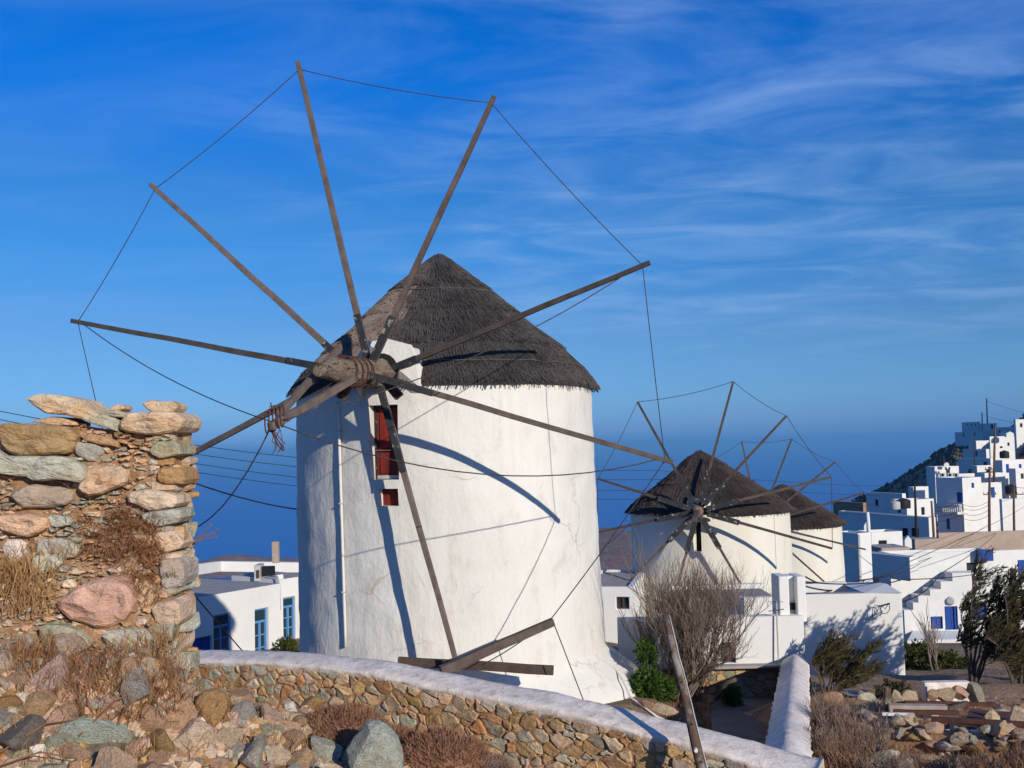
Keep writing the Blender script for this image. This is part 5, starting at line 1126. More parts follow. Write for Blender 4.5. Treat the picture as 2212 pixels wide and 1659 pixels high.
def bare_tree(name, label, base, H, W, seed, stems=6, lev=4, fork=(4, 4, 3, 3), rad=.035, color=(1, 1, 1), bias=Vector((0, 0, 1)), group=None, cat='tree', spread=.55, tall=.42):
    r_ = random.Random(seed); root = thing(name, base, label, cat, group); tr = MB(); tips = []
    allb = MB()
    for s_ in range(stems):
        d = Vector((r_.gauss(0, W), r_.gauss(0, W), 1)).normalized(); branch(allb, tips, r_, base + Vector((r_.gauss(0, .06), r_.gauss(0, .06), -.05)), d, H * tall * r_.uniform(.8, 1.15), rad * r_.uniform(.7, 1.1), 0, lev, spread, bias, fork)
    tr.tube([base + Vector((0, 0, -.1)), base + Vector((.02, 0, H * .08)), base + Vector((0, 0, H * .16))], [rad * 2.2, rad * 1.7, rad * 1.0], 8)
    tr.build('trunk', MT['bark'], root, smooth=True); allb.build('crown', MT['twig'], root, color=color)
    return root
def leaf(mb, r_, p, d, L, w, fold=.3):
    s_ = d.cross(rdir(r_)); 
    if s_.length < 1e-3: return
    s_.normalize(); n = s_.cross(d); m_ = p + d * L * .5
    mb.add([p, m_ + s_ * w + n * w * fold, p + d * L, m_ - s_ * w + n * w * fold], [(0, 1, 2), (0, 2, 3)])
def leafy(name, label, base, blobs, n, L, w, mat, seed, cat='shrub', group=None, up=.4, stems=7, bdir=None):
    """blobs: (centre offset, radii); leaves gather in small clusters through the volume"""
    r_ = random.Random(seed); root = thing(name, base, label, cat, group); lv = MB(); st = MB(); tot = sum(b[1][0] * b[1][1] * b[1][2] for b in blobs)
    for off, rd in blobs:
        m_ = int(n * rd[0] * rd[1] * rd[2] / tot)
        for c in range(max(6, m_ // 14)):
            d = rdir(r_); k = r_.uniform(.45, 1.0) * (1 + .18 * nz(d.x * 3 + seed, d.y * 3, d.z * 3)); cc = base + Vector(off) + Vector((d.x * rd[0], d.y * rd[1], d.z * rd[2])) * k
            if cc.z < base.z: cc.z = base.z + .03
            ax = (d + Vector((0, 0, up)) + (bdir or Vector())).normalized()
            for q in range(14): dd = (ax + rdir(r_) * .75).normalized(); leaf(lv, r_, cc + rdir(r_) * L * .55, dd, L * r_.uniform(.6, 1.25), w * r_.uniform(.7, 1.2))
        for s_ in range(stems): d = rdir(r_, .6); st.tube([base + rdir(r_) * .05, base + (Vector(off) + Vector((d.x * rd[0], d.y * rd[1], abs(d.z) * rd[2])) * .5) * .6, base + Vector(off) + Vector((d.x * rd[0], d.y * rd[1], d.z * rd[2])) * .8], [.022, .014, .006], 4)
    lv.build('crown', MT[mat], root); st.build('trunk', MT['bark'], root); return root
def windtree(name, label, base, H, limbs, n_sp, seed, lean=Vector((.75, .1, .62)), mat='tamarisk', group=None, sl=.34, dens=26, wid=.010, rad=.032):
    """wind-combed tamarisk: limbs with feathery sprays streaming to one side"""
    r_ = random.Random(seed); root = thing(name, base, label, 'tree', group); tb = MB(); lv = MB(); lean = lean.normalized()
    for (dx, dy, hz_, a0) in limbs:
        p = base + Vector((r_.gauss(0, .04), r_.gauss(0, .04), -.08)); tgt = base + Vector((dx, dy, hz_)); n = 7; pts = []; 
        for i in range(n + 1): t = i / n; q = p.lerp(tgt, t) + Vector((0, 0, H * .10 * math.sin(t * 3.1))) + rdir(r_) * .05 * t; pts.append(q)
        tb.tube(pts, [rad * (1 - .8 * i / n) for i in range(n + 1)], 6)
        for s_ in range(n_sp):
            t = r_.uniform(a0, 1.0); q = pts[min(n - 1, int(t * n))].lerp(pts[min(n, int(t * n) + 1)], t * n - int(t * n))
            d = (lean + rdir(r_) * .55).normalized(); L = sl * r_.uniform(.6, 1.4); e = q + d * L; tb.tube([q, q.lerp(e, .5) + rdir(r_) * .02, e], [.008, .005, .003], 3, False)
            for k in range(dens):
                u = r_.random() ** .7; c = q.lerp(e, u); dd = (d * 1.1 + rdir(r_) * .8 + lean * .4).normalized(); leaf(lv, r_, c, dd, r_.uniform(.07, .17), wid)
    tb.build('trunk', MT['bark'], root); lv.build('crown', MT[mat], root); return root
def cushion(name, label, base, rx, ry, rz, n, mat, seed, L=.05, group=None):
    r_ = random.Random(seed); root = thing(name, base, label, 'shrub', group); lv = MB(); co = MB(); N = 20
    def surf(u, v): d = Vector((math.cos(u) * math.cos(v), math.sin(u) * math.cos(v), math.sin(v))); k = 1 + .10 * nz(d.x * 2.5 + seed, d.y * 2.5, d.z * 2.5) + .06 * nz(d.x * 7 + seed, d.y * 7, d.z * 7); return base + Vector((d.x * rx, d.y * ry, d.z * rz)) * k - Vector((0, 0, .06)), d
    for j in range(9):
        for i in range(N): co.v.append(base + (surf(2 * math.pi * i / N, -.25 + 1.82 * j / 8)[0] - base) * .90)
    for j in range(8):
        for i in range(N): co.f.append((j * N + i, j * N + (i + 1) % N, (j + 1) * N + (i + 1) % N, (j + 1) * N + i))
    co.build('inner_twigs', MT[mat], root)
    for k in range(n):
        p, d = surf(r_.uniform(0, 6.283), math.asin(r_.uniform(-.2, 1))); leaf(lv, r_, p - d * L * .6, (d + rdir(r_) * .75 + Vector((0, 0, .3))).normalized(), L * r_.uniform(.6, 1.5), L * .055, 0)
    lv.build('crown', MT[mat], root); return root
def tufts(name, pts, n, H, w, mat, seed, lean=.35, parent=None, kind='stuff'):
    r_ = random.Random(seed); g_ = MB()
    for p, s_ in pts:
        for k in range(n):
            q = p + Vector((r_.gauss(0, .05), r_.gauss(0, .05), -.01)) * s_; d = Vector((r_.gauss(.1, lean), r_.gauss(0, lean), 1)).normalized(); h = H * s_ * r_.uniform(.4, 1.25); sd = d.cross(rdir(r_)).normalized() * w
            m_ = q + d * h * .55; e = q + d * h + Vector((r_.gauss(.03, .25), r_.gauss(0, .25), -.08)) * h * .5; g_.add([q - sd, q + sd, m_ + sd * .7, m_ - sd * .7, e], [(0, 1, 2, 3), (3, 2, 4)])
    return g_.build(name, MT[mat], parent, kind=kind)

# ---- plants in the court behind the parapet
bare_tree('bare_tree', 'large bare grey-brown twiggy tree in the court right of the big mill', gpt(1468, 1480, 20.3), 2.75, .42, 4, stems=14, lev=5, fork=(4, 4, 3, 3, 2), rad=.034, spread=.66, tall=.345, color=(1.0, .93, .88))
bare_tree('bare_bush', 'lower bare twiggy bush at the right foot of the bare tree', gpt(1498, 1480, 20.5), 1.2, .6, 71, stems=16, lev=4, fork=(4, 3, 3, 2), rad=.02, spread=.7, tall=.38, cat='bush', color=(1.0, .92, .86))
leafy('oleander_shrub', 'bright green shrub at the left foot of the bare tree', gpt(1400, 1485, 19.9), [((0, 0, .24), (.30, .28, .28)), ((.02, .1, .84), (.17, .17, .22)), ((-.14, 0, .16), (.22, .24, .18)), ((.30, .05, .18), (.20, .2, .2))], 6200, .10, .019, 'green', 21)
leafy('oleander_shrub', 'small bright green shrub at the right foot of the bare tree', gpt(1578, 1478, 20.2), [((0, 0, .22), (.17, .15, .24))], 1500, .075, .015, 'green', 22)
k = MB(); k.tube([gpt(1545, 1480, 19.8) + Vector((0, 0, .22)), P(1570, 1474, 19.7), P(1590, 1468, 19.6)], [.05, .045, .04], 7); tag(k.build('cut_branch', MT['bark'], smooth=True), 'sawn-off branch lying under the bare tree', 'branch')
tufts('rusty_scrub', [(ground_hit(ru(1440, 1560), ru(1500, 1600), y0=14.5), ru(.7, 1.3)) for _ in range(60)], 22, .20, .005, 'rustgrass', 3, .5)
tufts('court_grass', [(ground_hit(ru(1560, 1680), ru(1560, 1640), y0=13), ru(.7, 1.2)) for _ in range(40)], 24, .12, .006, 'green', 5, .5)
tufts('court_weeds', [(ground_hit(ru(1360, 1600), ru(1470, 1515), y0=14.8), ru(.5, 1.0)) for _ in range(60)], 16, .10, .005, 'rustgrass', 9, .6)

# ---- foreground cushions and grass
SG = 'dry cushion shrubs below the parapet'
for (x, y, w, h, n, mt, sd, lb) in ((742, 1606, 225, 100, 9000, 'heath', 1, 'brown cushion shrub under the parapet, left of the tall rounded boulder'), (950, 1668, 240, 105, 9000, 'heath', 2, 'wide brown cushion shrub right of the tall rounded boulder'), (1030, 1690, 190, 80, 8000, 'heathgrey', 3, 'greyish-brown cushion shrub at the bottom edge below the parapet'), (850, 1612, 130, 60, 6000, 'heath', 6, 'small brown cushion shrub close to the parapet stones')):
    p = ground_hit(x, y); sc = p.y / FPX; cushion('cushion_shrub', lb, p, w * sc / 2, w * sc * .42, h * sc * .95, n, mt, sd, .05, SG)
random.seed(91)
tp = [(ground_hit(ru(0, 430), ru(1400, 1500), .03), ru(.6, 1.3)) for _ in range(60)] + [(ground_hit(ru(0, 700), ru(1480, 1659), .03), ru(.5, 1.1)) for _ in range(70)]
tufts('dry_grass', tp, 18, .17, .0028, 'straw', 13, .45)
tp = [(ground_hit(ru(150, 480), ru(1380, 1560), .03), ru(.7, 1.4)) for _ in range(95)] + [(ground_hit(ru(0, 160), ru(1380, 1520), .03), ru(.6, 1.2)) for _ in range(40)]
tufts('rusty_weeds', tp, 18, .20, .0026, 'rustgrass', 14, .6)
# plants rooted in the face of the ruined wall
def wallpt(x, y, out=.05): p = P(x, y, RY - .05); return Vector((p.x, RY - bat(p.z) - out, p.z))
tufts('wall_weeds', [(wallpt(ru(175, 345), ru(1105, 1215)), ru(.5, 1.1)) for _ in range(70)] + [(wallpt(ru(280, 370), ru(1190, 1300)), ru(.5, .9)) for _ in range(34)], 20, .14, .0024, 'rustgrass', 15, .8, ruin)
tufts('wall_grass', [(wallpt(ru(0, 110), ru(1215, 1330)), ru(.7, 1.3)) for _ in range(50)] + [(wallpt(ru(40, 160), ru(1180, 1240)), ru(.6, 1.0)) for _ in range(14)] + [(wallpt(ru(300, 400), ru(1360, 1430)), ru(.6, 1.2)) for _ in range(24)], 18, .17, .0028, 'straw', 16, .4, ruin)
k = MB(); r_ = random.Random(4)
for dx, dy in ((1, .45), (.85, .2), (.7, .75), (.95, .0)):
    a = wallpt(392, 1180, -.25); e = a + Vector((.16 * dx * 1.0, .02, .12 * dy + .03)); k.tube([a, a.lerp(e, .5) + Vector((0, 0, .012)), e], [.004, .003, .002], 4); k.tube([e, e + Vector((.006, 0, .006))], [.010, .006], 6)
tag(k.build('dry_thistle', MT['rustgrass']), 'dry thistle stalk sticking out of the ruined wall end', 'plant')
for i, q in enumerate(((0, 1625, 190, 1550), (170, 1590, 330, 1480), (0, 1655, 170, 1640), (240, 1600, 300, 1500))):
    k = MB(); a = ground_hit(q[0], q[1], .10); b = ground_hit(q[2], q[3], .14); k.tube([a, a.lerp(b, .5) + Vector((0, 0, .06)), b], [.006, .005, .003], 5)
    tag(k.build('dry_stalk', MT['rustgrass'], smooth=True), ['long dry stalk rising from the left frame edge over the rubble', 'dry stalk beside the round grey boulder', 'lowest dry stalk at the bottom left corner', 'short dry stalk in the middle of the rubble weeds'][i], 'plant', 'dry stalks on the rubble')
# ---- right-hand side
leafy('garden_shrub', 'small green shrub by the wall of the left house', P(617, 1412, 39), [((0, 0, .15), (.45, .4, .35))], 1200, .16, .03, 'olive', 31)
TG = 'wind-combed trees on the right'
windtree('tamarisk_tree', 'dark feathery wind-combed tree in front of the dappled white wall', gpt(1785, 1485, 20.5), 1.5, [(-.05, 0, 1.0, .35), (.35, .1, .95, .3), (.7, -.1, .8, .25), (.15, .2, .7, .2), (.9, .1, .45, .2), (.5, -.2, .5, .15), (-.25, .1, .75, .35)], 30, 41, group=TG, wid=.011)
windtree('tamarisk_tree', 'tall feathery wind-combed tree at right edge with bent trunk', gpt(2100, 1490, 21.8), 2.6, [(.1, 0, 2.35, .55), (-.1, .1, 1.6, .5), (.55, 0, 1.9, .5), (.9, .1, 1.35, .4), (.35, -.1, 1.1, .35), (.75, .2, .8, .3), (-.25, 0, .95, .5), (1.0, 0, 2.1, .45)], 40, 42, group=TG, sl=.50, wid=.011, dens=17)
windtree('tamarisk_tree', 'dense dark bushy tree in the right corner', gpt(2196, 1495, 21.2), 2.4, [(-.55, 0, .95, .1), (-.1, .1, 1.75, .15), (.4, -.1, 2.1, .2), (-.3, 0, .6, .1), (.9, .1, 1.7, .2), (.3, .1, .7, .0), (-.5, -.1, .5, .1), (1.3, .1, 1.3, .2), (.7, 0, 1.1, .1)], 66, 43, group=TG, dens=22, wid=.012, sl=.46)
windtree('tamarisk_tree', 'outermost wind-combed tree, only its left sprays inside the right frame edge', gpt(2310, 1500, 21.6), 2.5, [(-1.0, 0, 1.5, .2), (-.5, .1, 2.0, .2), (.0, -.1, 2.3, .2), (.5, 0, 2.0, .2), (-.7, 0, .9, .2), (.3, .1, 1.2, .1), (.9, 0, 1.4, .2), (-.2, 0, .8, .1)], 50, 47, group=TG, dens=24, wid=.015, sl=.46)
leafy('dark_shrub', 'small dark shrub at the foot of the dappled white wall', gpt(1922, 1492, 20.0), [((0, 0, .12), (.30, .25, .22)), ((.2, 0, .18), (.16, .15, .18))], 2200, .06, .012, 'tamarisk', 44)
leafy('green_shrub', 'olive green shrub beside the dappled house corner', P(1985, 1462, 34), [((0, 0, .4), (.75, .6, .75)), ((.55, 0, .1), (.6, .5, .5))], 5200, .12, .028, 'olive', 45)
leafy('green_shrub', 'rounded olive green shrub below the porch roof', P(2050, 1475, 33), [((0, 0, .3), (.8, .6, .7))], 4200, .12, .028, 'olive', 46)
bare_tree('bare_sapling', 'thin bare sapling standing before the porch wall', P(2030, 1478, 31), 1.75, .25, 47, stems=4, lev=4, fork=(3, 3, 2, 2), rad=.03, spread=.45)
BG = 'dry twig bushes at the bottom right'
for i, (x, y, Y, H, lb) in enumerate(((1800, 1560, 14.6, .72, 'tangled grey twig bush just right of the side wall'), (1830, 1640, 12.6, .75, 'brown twig bush at the bottom edge right of the side wall'), (1880, 1600, 13.6, .55, 'low grey twig bush left of the low dry-stone wall'), (1775, 1500, 17.6, .55, 'thin twig bush near the end of the side wall'), (1950, 1650, 12.0, .42, 'low brown twig bush below the low dry-stone wall'), (2120, 1655, 12.0, .36, 'low twig bush at the bottom right corner'), (2030, 1640, 12.6, .34, 'small brown twig bush in front of the broken wall'), (2195, 1620, 13.0, .40, 'twig bush at right frame edge before the broken wall'), (1770, 1620, 13.4, .62, 'brown twig bush hugging the side wall'))):
    bare_tree('twig_bush', lb, gpt(x, y, Y), H, .75, 60 + i, stems=16, lev=3, fork=(4, 3, 3), rad=.013, group=BG, cat='bush', spread=.75, tall=.42, color=(1.1, 1.0, .95) if i % 2 == 0 else (1.1, .8, .62))
random.seed(17)
tufts('dry_scrub', [(ground_hit(ru(1745, 2212), ru(1520, 1665), y0=9), ru(.6, 1.3)) for _ in range(300)], 18, .17, .004, 'rustgrass', 18, .6)
tufts('pale_scrub', [(ground_hit(ru(1745, 2000), ru(1485, 1665), y0=9), ru(.6, 1.2)) for _ in range(110)], 16, .18, .004, 'heathgrey', 19, .7)
# ------------------------------------------------------------------ poles, cables, building yard
# leaning peeled pole in front of the parapet
pb, ptop = P(1528, 1712, 10.75), P(1437, 1328, 11.5)
lp = thing('leaning_pole', Vector((pb.x, pb.y, pb.z)), 'leaning peeled timber pole standing in front of the parapet, right of centre', 'pole')
k = MB(); pts = [pb.lerp(ptop, i / 12) + Vector((.012 * nz(i * .6, 3), 0, 0)) for i in range(13)]; k.tube(pts, [lerp(.056, .036, i / 12) + .005 * nz(i * 1.3, 5) for i in range(13)], 12); k.build('shaft', MT['barkpole'], lp, smooth=True)
k = MB(); k.tube([p + Vector((lerp(.058, .039, i / 12), -.03, 0)) for i, p in enumerate(pts)], .007, 5); k.build('wire', MT['grey'], lp, smooth=True)
k = MB(); c = P(1503, 1621, 10.84); k.tube([c + Vector((0, .02, 0)), c + Vector((0, -.02, 0))], [.024, .018], 10); k.build('insulator', MT['houses'], lp)
for x, y in ((1476, 1570), (1500, 1648), (1462, 1480)):
    t = (1712 - y) / (1712 - 1328); q = pb.lerp(ptop, t); k = MB(); k.tube([q + Vector((0, -lerp(.052, .032, t) + .008, 0)), q + Vector((0, -lerp(.059, .039, t), 0))], [.020, .014], 8); k.build('knot_hole', MT['dark'], lp)
# garden hose at the foot of the mill
k = MB(); k.tube([P(1302, 1418, 20.8), P(1325, 1440, 20.2), P(1345, 1468, 19.6), gpt(1362, 1496, 19.2) + Vector((0, 0, .05)), gpt(1395, 1506, 18.6) + Vector((0, 0, .03)), gpt(1420, 1508, 18.4) + Vector((0, 0, .03)), gpt(1460, 1506, 18.5) + Vector((0, 0, .03))], .018, 6)
tag(k.build('garden_hose', MT['houses'], smooth=True), 'pale hose running from the mill foot along the court', 'hose')
# stones edging the court bed
random.seed(55)
for i, (x, y, w, lb) in enumerate(((1395, 1500, .22, 'leftmost tan edging stone of the bed under the bare tree'), (1430, 1502, .30, 'longest edging stone, middle of the bed under the bare tree'), (1467, 1506, .18, 'edging stone just left of the leaning pole'), (1496, 1500, .22, 'grey-green edging stone just right of the leaning pole'))):
    tag(place_rock('edging_stone', ROCKS[i], gpt(x, y, 18.7), (w, w * .6, w * .45), None, shade([TAN, PALE, TAN, PGREEN][i])), lb, 'stone', 'edging stones of the court bed')
# concrete strip in the court
k = MB(); q = [(2.3, 13.2), (3.0, 13.2), (5.2, 20.9), (3.7, 20.9)]; k.add([Vector((x, y, ground_z(x, y) + .05)) for x, y in q] + [Vector((x, y, ground_z(x, y) - .12)) for x, y in q], [(0, 1, 2, 3), (0, 4, 5, 1), (1, 5, 6, 2), (2, 6, 7, 3), (3, 7, 4, 0)]); struct(k.build('court_path', MT['court']))
k = MB(); q = [(.9, 15.4), (2.2, 15.6), (2.9, 18.0), (1.9, 18.4)]; k.add([Vector((x, y, ground_z(x, y) + .05)) for x, y in q] + [Vector((x, y, ground_z(x, y) - .12)) for x, y in q], [(0, 1, 2, 3), (0, 4, 5, 1), (1, 5, 6, 2), (2, 6, 7, 3), (3, 7, 4, 0)]); struct(k.build('court_slab', MT['court']))
# aerial on the low house
an = thing('tv_aerial', P(1690, 1440, 21.2), 'thin television aerial mast by the low chimney house', 'aerial')
k = MB(); k.tube([P(1682, 1430, 18.4), P(1678, 1285, 18.45), P(1676, 1236, 18.5)] if False else [P(1682, 1432, 21.2), P(1677, 1298, 21.25)], .016, 6); k.build('mast', MT['grey'], an)
c = P(1677, 1318, 21.2)
k = MB()
for a in range(4): d = Vector((math.cos(a * .8 + .2), math.sin(a * .8 + .2) * .6, .12 * (-1) ** a)) * .16; k.tube([c - d, c + d], .005, 4)
k.tube([P(1658, 1300, 21.2), P(1692, 1300, 21.2)], .005, 4); k.build('elements', MT['iron'], an)
# utility poles of the village
PG = 'utility poles of the village'
def pole(x0, y0, x1, y1, Y, r, label, col=(1, 1, 1), arms=(), mat='pole', drop=2.0, name='utility_pole'):
    a, b = P(x0, y0, Y), P(x1, y1, Y); root = thing(name, a, label, 'pole', PG)
    k = MB(); k.tube([a - Vector((0, 0, drop)), a.lerp(b, .5), b], [r * 1.15, r, r * .8], 8); k.build('shaft', MT[mat], root, color=col, smooth=True)
    for y, w in arms: c = a.lerp(b, (y0 - y) / (y0 - y1)); k = MB(); k.beam(c + Vector((-w, -.1, 0)), c + Vector((w, -.1, 0)), .12, .14); [k.tube([c + Vector((w * s_, -.1, 0)), c + Vector((w * s_, -.1, .35))], .05, 5) for s_ in (-.9, -.3, .3, .9)]; k.build('crossarm', MT['pole'], root)
    return root
pole(1980, 1165, 1976, 1046, 140, .17, 'black utility pole before the low white village house', (.35, .35, .4))
pole(2018, 1165, 2012, 1082, 142, .17, 'brown utility pole at the left end of the long tan wall', (1.6, 1.3, 1.1))
pole(2136, 1155, 2138, 1008, 150, .19, 'utility pole with crossarm before the bright two-storey house', (1.2, .9, .8), ((1014, .7), (1068, .9)))
pole(2190, 1155, 2190, 1046, 155, .17, 'utility pole right of the crossarm pole, above the tan wall', (1.3, 1.0, .9), ((1068, 1.4),))
pole(2146, 1030, 2150, 917, 225, .24, 'tall brown pole in front of the sunlit top house', (1.4, 1.1, .9))
pole(2133, 920, 2131, 860, 380, .22, 'tall mast standing on the hilltop houses', (.6, .6, .7), drop=6)
pole(2122, 925, 2121, 890, 380, .20, 'shorter mast on the hilltop, left of the tall one', (.6, .6, .7), drop=6)
pole(1858, 1262, 1855, 1155, 66, .10, 'slim grey metal pole beside the farthest mill', mat='grey')
pole(2190, 1300, 2188, 1228, 60, .20, 'short brown post behind the tall feathery tree', (1.1, .8, .7))
pole(1877, 1152, 1874, 1106, 98, .18, 'white flue pipe rising from the small sunlit block', mat='houses', name='flue_pipe')
pole(2105, 1000, 2104, 950, 255, .15, 'thin mast beside the blue-shaded house block', (.8, .7, .6))
pole(2040, 1010, 2038, 985, 226, .14, 'short mast above the V emblem house', (.8, .7, .6))
CG = 'overhead cables'
def cable(pts, r, label, s=0.0, cat='cable'):
    k = MB()
    for a, b in zip(pts, pts[1:]): k.tube(sag(a, b, s, 12), r, 5, False)
    return tag(k.build('overhead_cable', MT['cable'], smooth=True), label, cat, CG)
cable([P(1919, 1304, 25.7), P(2030, 1240, 50), P(2161, 1142, 140)], .022, 'thick cable rising from the dappled house to the crossarm pole', .3)
cable([P(1740, 1246, 27), P(1850, 1254, 30), P(1960, 1215, 60), P(2212, 1095, 150)], .022, 'upper cable sweeping from behind the chimney to the right edge', .2)
cable([P(1735, 1256, 24), P(1890, 1258, 27), P(1945, 1252, 30), P(2110, 1240, 50), P(2290, 1218, 60)], .016, 'nearly level cable passing behind the feathery tree', .05)
cable([P(1738, 1266, 24), P(1870, 1252, 34), P(1990, 1215, 80), P(2137, 1130, 150)], .02, 'second cable converging on the dappled house roof corner', .2)
cable([P(1858, 1200, 66), P(1945, 1255, 32)], .014, 'thin cable from the slim metal pole down to the roof corner', .1)
for i, y in enumerate((1022, 1030, 1041, 1052)): cable([P(2137, y + 60, 150), P(2070, y + 62, 180), P(1990, y + 66, 185)], .03, ['topmost', 'second', 'third', 'lowest'][i] + ' of four thin village wires left of the crossarm pole', .8)
cable([P(2137, 1022, 150), P(2190, 1052, 155), P(2290, 1040, 160)], .03, 'village wire between the two right-hand poles', .5)
cable([P(2131, 866, 380), P(2290, 905, 400)], .05, 'upper wire from the hilltop mast to the right edge', 1.0)
cable([P(2121, 896, 380), P(2290, 925, 400)], .05, 'lower wire from the hilltop mast to the right edge', 1.0)
for i, ((x0, y0), (x1, y1)) in enumerate((((-80, 872), (660, 990)), ((-80, 890), (660, 1010)), ((-80, 905), (660, 1033)), ((-80, 922), (660, 1052)))):
    a, b = P(x0, y0, 46), P(x1, y1, 66); cable([a, b, P(1420, y1 + 26, 92), P(1900, y1 + 60, 120)], .019, ['topmost', 'second', 'third', 'lowest'][i] + ' of four thin wires crossing the sea behind the big mill', .25)
cable([P(-80, 935, 12), P(402, 1037, 17), P(648, 1101, 21), P(680, 1110, 21.6)], .013, 'thick black cable running from behind the ruined wall to the big mill', .06)
cable([P(400, 1262, 16), P(520, 1402, 24), P(560, 1440, 26)], .014, 'guy wire slanting down from the ruined wall in front of left house', 0)
cable([P(1306, 1180, 30), P(1360, 1130, 38)], .012, 'short wire between the big mill and the middle mill', .05)

# ---- building yard at lower right
yard = thing('low_dry_stone_wall', gpt(1990, 1580, 14.2), 'low broken dry-stone wall at the lower right', 'wall')
random.seed(61)
A0, A1 = gpt(1850, 1590, 14.6), gpt(2230, 1590, 13.4)
for i in range(74):
    t = rnd(); lay = rnd(); q = A0.lerp(A1, t) + Vector((0, ru(-.15, .15), 0)); q.z = ground_z(q.x, q.y) + lay * .38; s_ = ru(.07, .17)
    place_rock('stone', random.choice(ROCKS), q, (s_ * ru(.9, 1.5), s_, s_ * ru(.5, .8)), yard, shade(random.choice([TAN, PALE, PINK, GREY, QUARTZ, OCHRE]), .15), sink=.2)
k = MB(); k.beam(A0 + Vector((0, .1, -.1)), A1 + Vector((0, .1, -.1)), .35, .7); k.build('earth_core', MT['mortar'], yard)
rough = struct(MB.build((lambda m_: (m_.add([Vector((x, y, ground_z(x, y) + .015)) for y in [9.5 + .4 * j for j in range(30)] for x in [3.3 + .4 * i for i in range(30)]], [(j * 30 + i, j * 30 + i + 1, (j + 1) * 30 + i + 1, (j + 1) * 30 + i) for j in range(29) for i in range(29)]), m_)[1])(MB()), 'yard_ground', MT['soil'], smooth=True))
for i in range(230):
    x, y = ru(1760, 2230), ru(1500, 1670); q = ground_hit(x, y, y0=9); s_ = min(.2, .045 * (1 - rnd()) ** -.6)
    if x < 1900 and rnd() < .6: continue
    place_rock('stone', random.choice(ROCKS), q, (s_ * ru(.9, 1.4), s_, s_ * ru(.5, .9)), rough, shade(random.choice([TAN, PALE, PINK, GREY, QUARTZ, BROWN]), .15), sink=.3)
YG = 'squared stones set out in the yard'
for i, (x, y, s_, lb, c) in enumerate(((1938, 1521, .125, 'upright tan stone beside the grey fence post', PALE), (1967, 1519, .12, 'second upright tan stone right of the grey fence post', PALE), (2016, 1516, .10, 'small upright tan stone in the middle of the yard row', TAN), (2047, 1516, .135, 'broad tan stone before the white trough', PALE), (2078, 1514, .13, 'pinkish broken stone at the right of the yard row', PINK), (2105, 1515, .16, 'leaning grey-green slab at the right end of the yard row', GGREEN), (2138, 1558, .21, 'large tan boulder on the rusty sheet in the yard', PALE), (2205, 1545, .20, 'large pale boulder at the right frame edge in the yard', PALE))):
    tag(place_rock('yard_stone', ROCK[i], (P(x, y, 17.2) if y < 1530 else gpt(x, y, 15.2)), (s_ * 1.35, s_ * .9, s_ * (1.6 if i == 5 else 1.2)), None, shade(c), (ru(-.15, .15), ru(-.15, .15), ru(0, 6)), .1), lb, 'stone', YG)
k = MB(); k.beam(P(1916, 1526, 16.6) + Vector((0, 0, -.1)), P(1916, 1484, 16.6), .10, .09); tag(k.build('fence_post', MT['barkpole'], bevel=.01), 'short grey timber fence post at the left end of the yard row', 'post')
a, b = P(1998, 1498, 18.6), P(2098, 1498, 18.6); zt = P(2040, 1474, 18.6).z
k = MB(); k.bx(a.x, b.x, 18.6, 18.78, a.z - .3, zt); k.bx(a.x + .02, a.x + .2, 18.55, 18.598, a.z - .3, zt - .05); tag(k.build('low_white_wall', MT['cap'], weld=False, bevel=.02), 'low white wall stub behind the row of yard stones', 'wall')
BM = 'beams and planks lying in the yard'
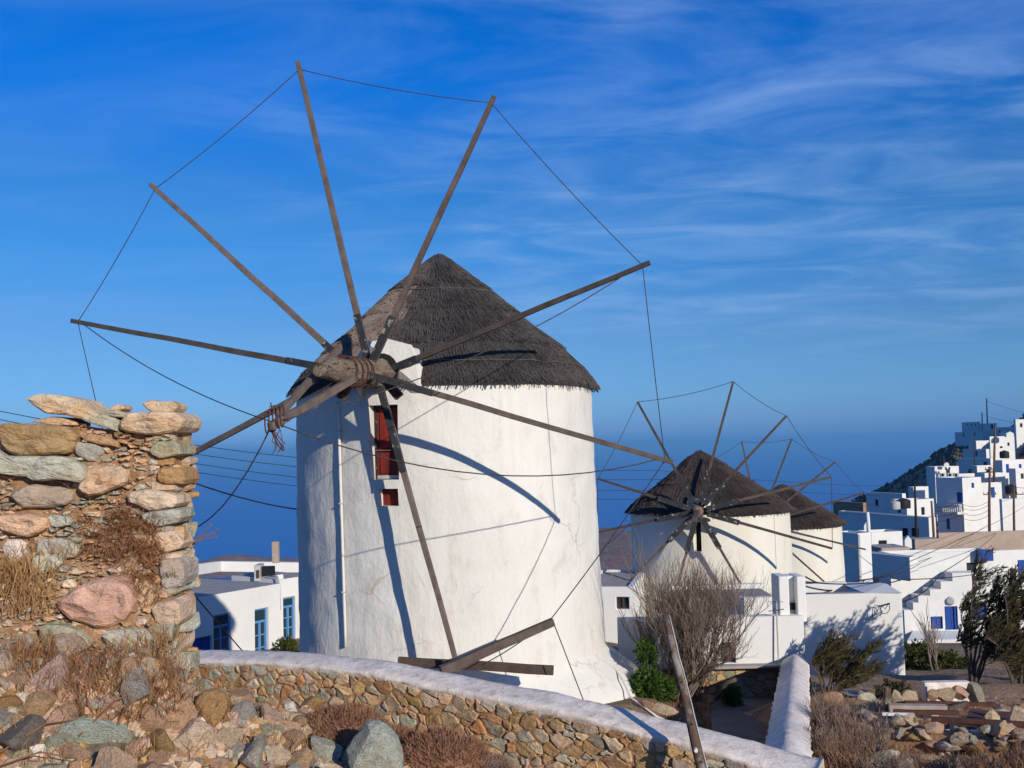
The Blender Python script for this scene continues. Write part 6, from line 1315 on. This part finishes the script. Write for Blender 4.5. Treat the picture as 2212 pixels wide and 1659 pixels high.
for (x0, y0, Y0, x1, y1, Y1, w, h, mt, lb) in ((1920, 1528, 16.4, 2045, 1531, 16.2, .16, .10, 'render', 'pale concrete plank at the front of the yard row'), (1953, 1518, 17.0, 2152, 1522, 16.8, .08, .06, 'rust', 'upper rusty iron beam lying behind the concrete plank'), (1930, 1537, 16.0, 2072, 1540, 15.8, .08, .06, 'rust', 'rusty iron beam lying before the concrete plank'), (2012, 1553, 15.2, 2240, 1566, 14.6, .09, .06, 'rust', 'long rusty iron beam running to the right frame edge'), (2045, 1534, 16.2, 2085, 1520, 16.9, .07, .07, 'pole', 'short dark timber propped between the rusty beams'), (1905, 1542, 15.7, 1975, 1544, 15.6, .07, .04, 'houses', 'short white-painted batten lying near the fence post'), (2090, 1582, 14.2, 2235, 1590, 13.9, .08, .05, 'rust', 'lower rusty beam on top of the broken wall'), (2010, 1578, 14.2, 2120, 1580, 14.1, .05, .03, 'houses', 'thin white batten on top of the broken wall'), (2135, 1582, 14.0, 2235, 1588, 13.9, .05, .03, 'houses', 'thin white batten at right on the broken wall')):
    a, b = P(x0, y0, Y0), P(x1, y1, Y1); k = MB(); k.beam(a, b, w, h, seg=3, wob=.004); tag(k.build('yard_beam', MT[mt], bevel=.006), lb, 'beam', BM)
k = MB(); k.add([P(2080, 1566, 15.0), P(2235, 1575, 14.8), P(2225, 1540, 16.0), P(2095, 1532, 16.0)], [(0, 1, 2, 3)]); o = k.build('rusty_sheet', MT['rust']); o.modifiers.new('thick', 'SOLIDIFY').thickness = .01; tag(o, 'rusty iron sheet lying in the yard', 'sheet')
k = MB(); k.add([ground_hit(1770, 1478, .03, 14), ground_hit(1790, 1470, .03, 14), ground_hit(1925, 1520, .03, 12), ground_hit(1905, 1530, .03, 12)], [(0, 1, 2, 3)]); struct(k.build('yard_path', MT['concrete']))
# ------------------------------------------------------------------ the air over the sea
hz = MB(); hz.bx(-75000, 75000, -25000, 75000, -219, 125)
m = bpy.data.materials.new('sea_haze'); m.use_nodes = True; nt = m.node_tree; nt.nodes.clear()
vo = nt.nodes.new('ShaderNodeOutputMaterial'); pv = nt.nodes.new('ShaderNodeVolumePrincipled')
pv.inputs['Color'].default_value = (0.20, 0.54, 0.95, 1); pv.inputs['Density'].default_value = 9e-5; pv.inputs['Anisotropy'].default_value = 0.0
nt.links.new(pv.outputs[0], vo.inputs['Volume'])
hz.build('haze', m, kind='stuff')
